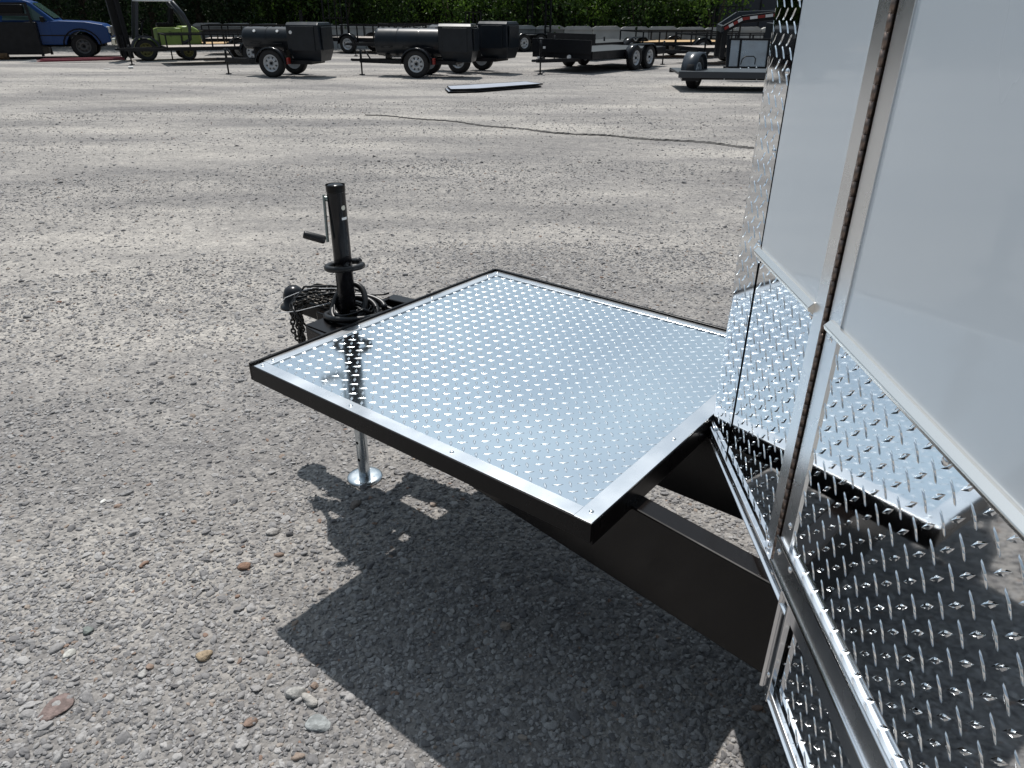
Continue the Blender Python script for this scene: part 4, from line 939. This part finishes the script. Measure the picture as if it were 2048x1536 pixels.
def trunk_mesh(h, r):
    m = MB(); m.tube([(0, 0, 0), (.06, .03, h*.3), (-.05, .05, h*.6), (.05, 0, h)], [r, r*.8, r*.55, r*.2], 9)
    for k in range(6):
        a = k*1.9; z = h*(.28+.1*k); m.tube([(0, 0, z), (math.cos(a)*.9, math.sin(a)*.9, z+.7), (math.cos(a)*1.7, math.sin(a)*1.7, z+1.6)], [r*.4, r*.25, r*.08], 6)
    return m.mesh('trunk', bark)
crowns = []
for k in range(5):
    me = crown(20+k, 115, 62, 2.6+.25*(k % 3), 3.3+.3*(k % 2), .45+.25*(k % 3), .19); me.materials.append(lm[0 if k in (0, 2, 3) else 1]); crowns.append(me)
tk = trunk_mesh(5.5, .17)
fronts = ['behind the black cage', 'behind the pickup cab', 'behind the pickup hood', 'behind the forklift mast', 'behind the forklift roof', 'just right of the forklift', 'left of the left smoker', 'behind the left smoker tank', 'behind the cabinet of the left smoker',
          'between the left and middle smokers', 'behind the middle smoker tank', 'behind the middle smoker cabinet', 'behind the third smoker', 'behind the upright ladder ramps', 'behind the front of the nearest car hauler', 'behind the middle of the nearest car hauler', 'behind the car hauler wheels', 'behind the timber floored trailer', 'behind the raised mesh gate', 'left of the dark metal shed']
xs = np.linspace(-21.5, 12.0, 20)+rng.uniform(-.6, .6, 20)
for i, (x, fr_) in enumerate(zip(xs, fronts)):
    yb = 40.6 if x > -8 else 34.5+.18*(x+21)*1.2
    rt = empty('leafy_tree', (x+random.uniform(-.4, .4), yb+random.uniform(-.3, .5), 0), random.uniform(0, 6.2)); s = random.uniform(.92, 1.12); rt.scale = (s, s, s)
    tag(rt, 'leafy green tree with a full low crown '+fr_, 'tree', 'trees along the back of the yard')
    link('crown', crowns[i % 5 if x > -8 else (1, 4)[i % 2]], rt); link('trunk', tk, rt)  # left trees take the darker leaf colour to imitate deep shade
greenery = [crown(60+k, 46, 60, 1.05+.15*k, 1.25+.2*k, .5, .15) for k in range(3)]  # leaf clumps added in front to stand for sunlit tree boughs
for b_ in greenery: b_.name = 'foliage'; b_.materials.append(lm[2 if b_.name[-1] == '1' else 0])
btk = MB(); 
for k in range(4): btk.tube([(0, 0, 0), (.2*math.cos(k*1.6), .2*math.sin(k*1.6), .8), (.5*math.cos(k*1.6), .5*math.sin(k*1.6), 1.9)], [.04, .03, .012], 6)
btk = btk.mesh('stems', bark)
for k, (px_, sc_, lb) in enumerate(((545, .95, 'above the left smoker tank'), (612, 1.25, 'above the left smoker cabinet'), (690, 1.35, 'in the gap between the left and middle smokers'), (790, .9, 'above the middle smoker tank'), (905, 1.0, 'above the middle smoker cabinet'),
        (1010, 1.0, 'beside the upright ladder ramps'), (1100, 1.3, 'overhanging the concrete wall right of the ladder ramps'), (1190, .9, 'behind the concrete wall above the car haulers'), (1270, 1.15, 'behind the concrete wall left of the mesh gate'), (1330, .9, 'behind the concrete wall above the mesh gate'), (1425, 1.3, 'between the mesh gate and the dark shed'))):
    g_ = ray(px_, 60); X_ = g_.x*36.3/g_.y; rt = empty('bush', (X_, 36.2+.5*(k % 2), 0), k*1.3); rt.scale = (sc_, sc_, sc_*1.1); tag(rt, 'added leaf clump standing for sunlit, bright green bush '+lb, 'bush', 'bushes along the concrete wall')
    link('foliage', greenery[k % 3], rt); link('stems', btk, rt)
# the wood behind reads as one mass
r = np.random.default_rng(99); N_ = 60000
cc = np.stack([r.uniform(-34, 22, 1500), r.uniform(45, 49, 1500), r.uniform(.2, 6.5, 1500)], 1)
c = np.repeat(cc, 40, 0)+r.normal(0, .5, (N_, 3)); a = r.normal(0, 1, (N_, 3)); a /= np.linalg.norm(a, axis=1)[:, None]; b = r.normal(0, 1, (N_, 3)); b -= a*(a*b).sum(1)[:, None]; b /= np.linalg.norm(b, axis=1)[:, None]
V4 = np.stack([c-a*.16, c+b*.1, c+a*.16, c-b*.1], 1).reshape(-1, 3); keep = np.ones(N_, bool)
me = bpy.data.meshes.new('woodland'); me.from_pydata(V4.tolist(), [], np.arange(N_*4).reshape(-1, 4).tolist()); me.materials.append(lm[1])
tag(link('woodland', me), 'dark wood behind the tree row', kind='stuff')
m = MB(); m.box((-6, 53, 3.4), (90, 4, 6.8)); 
hm = mat('dark undergrowth', (.015, .028, .010), .95, 0, noise=.5, nscale=2, bump=.8, bscale=5)
tag(m.build('wooded_hill', hm), kind='structure')
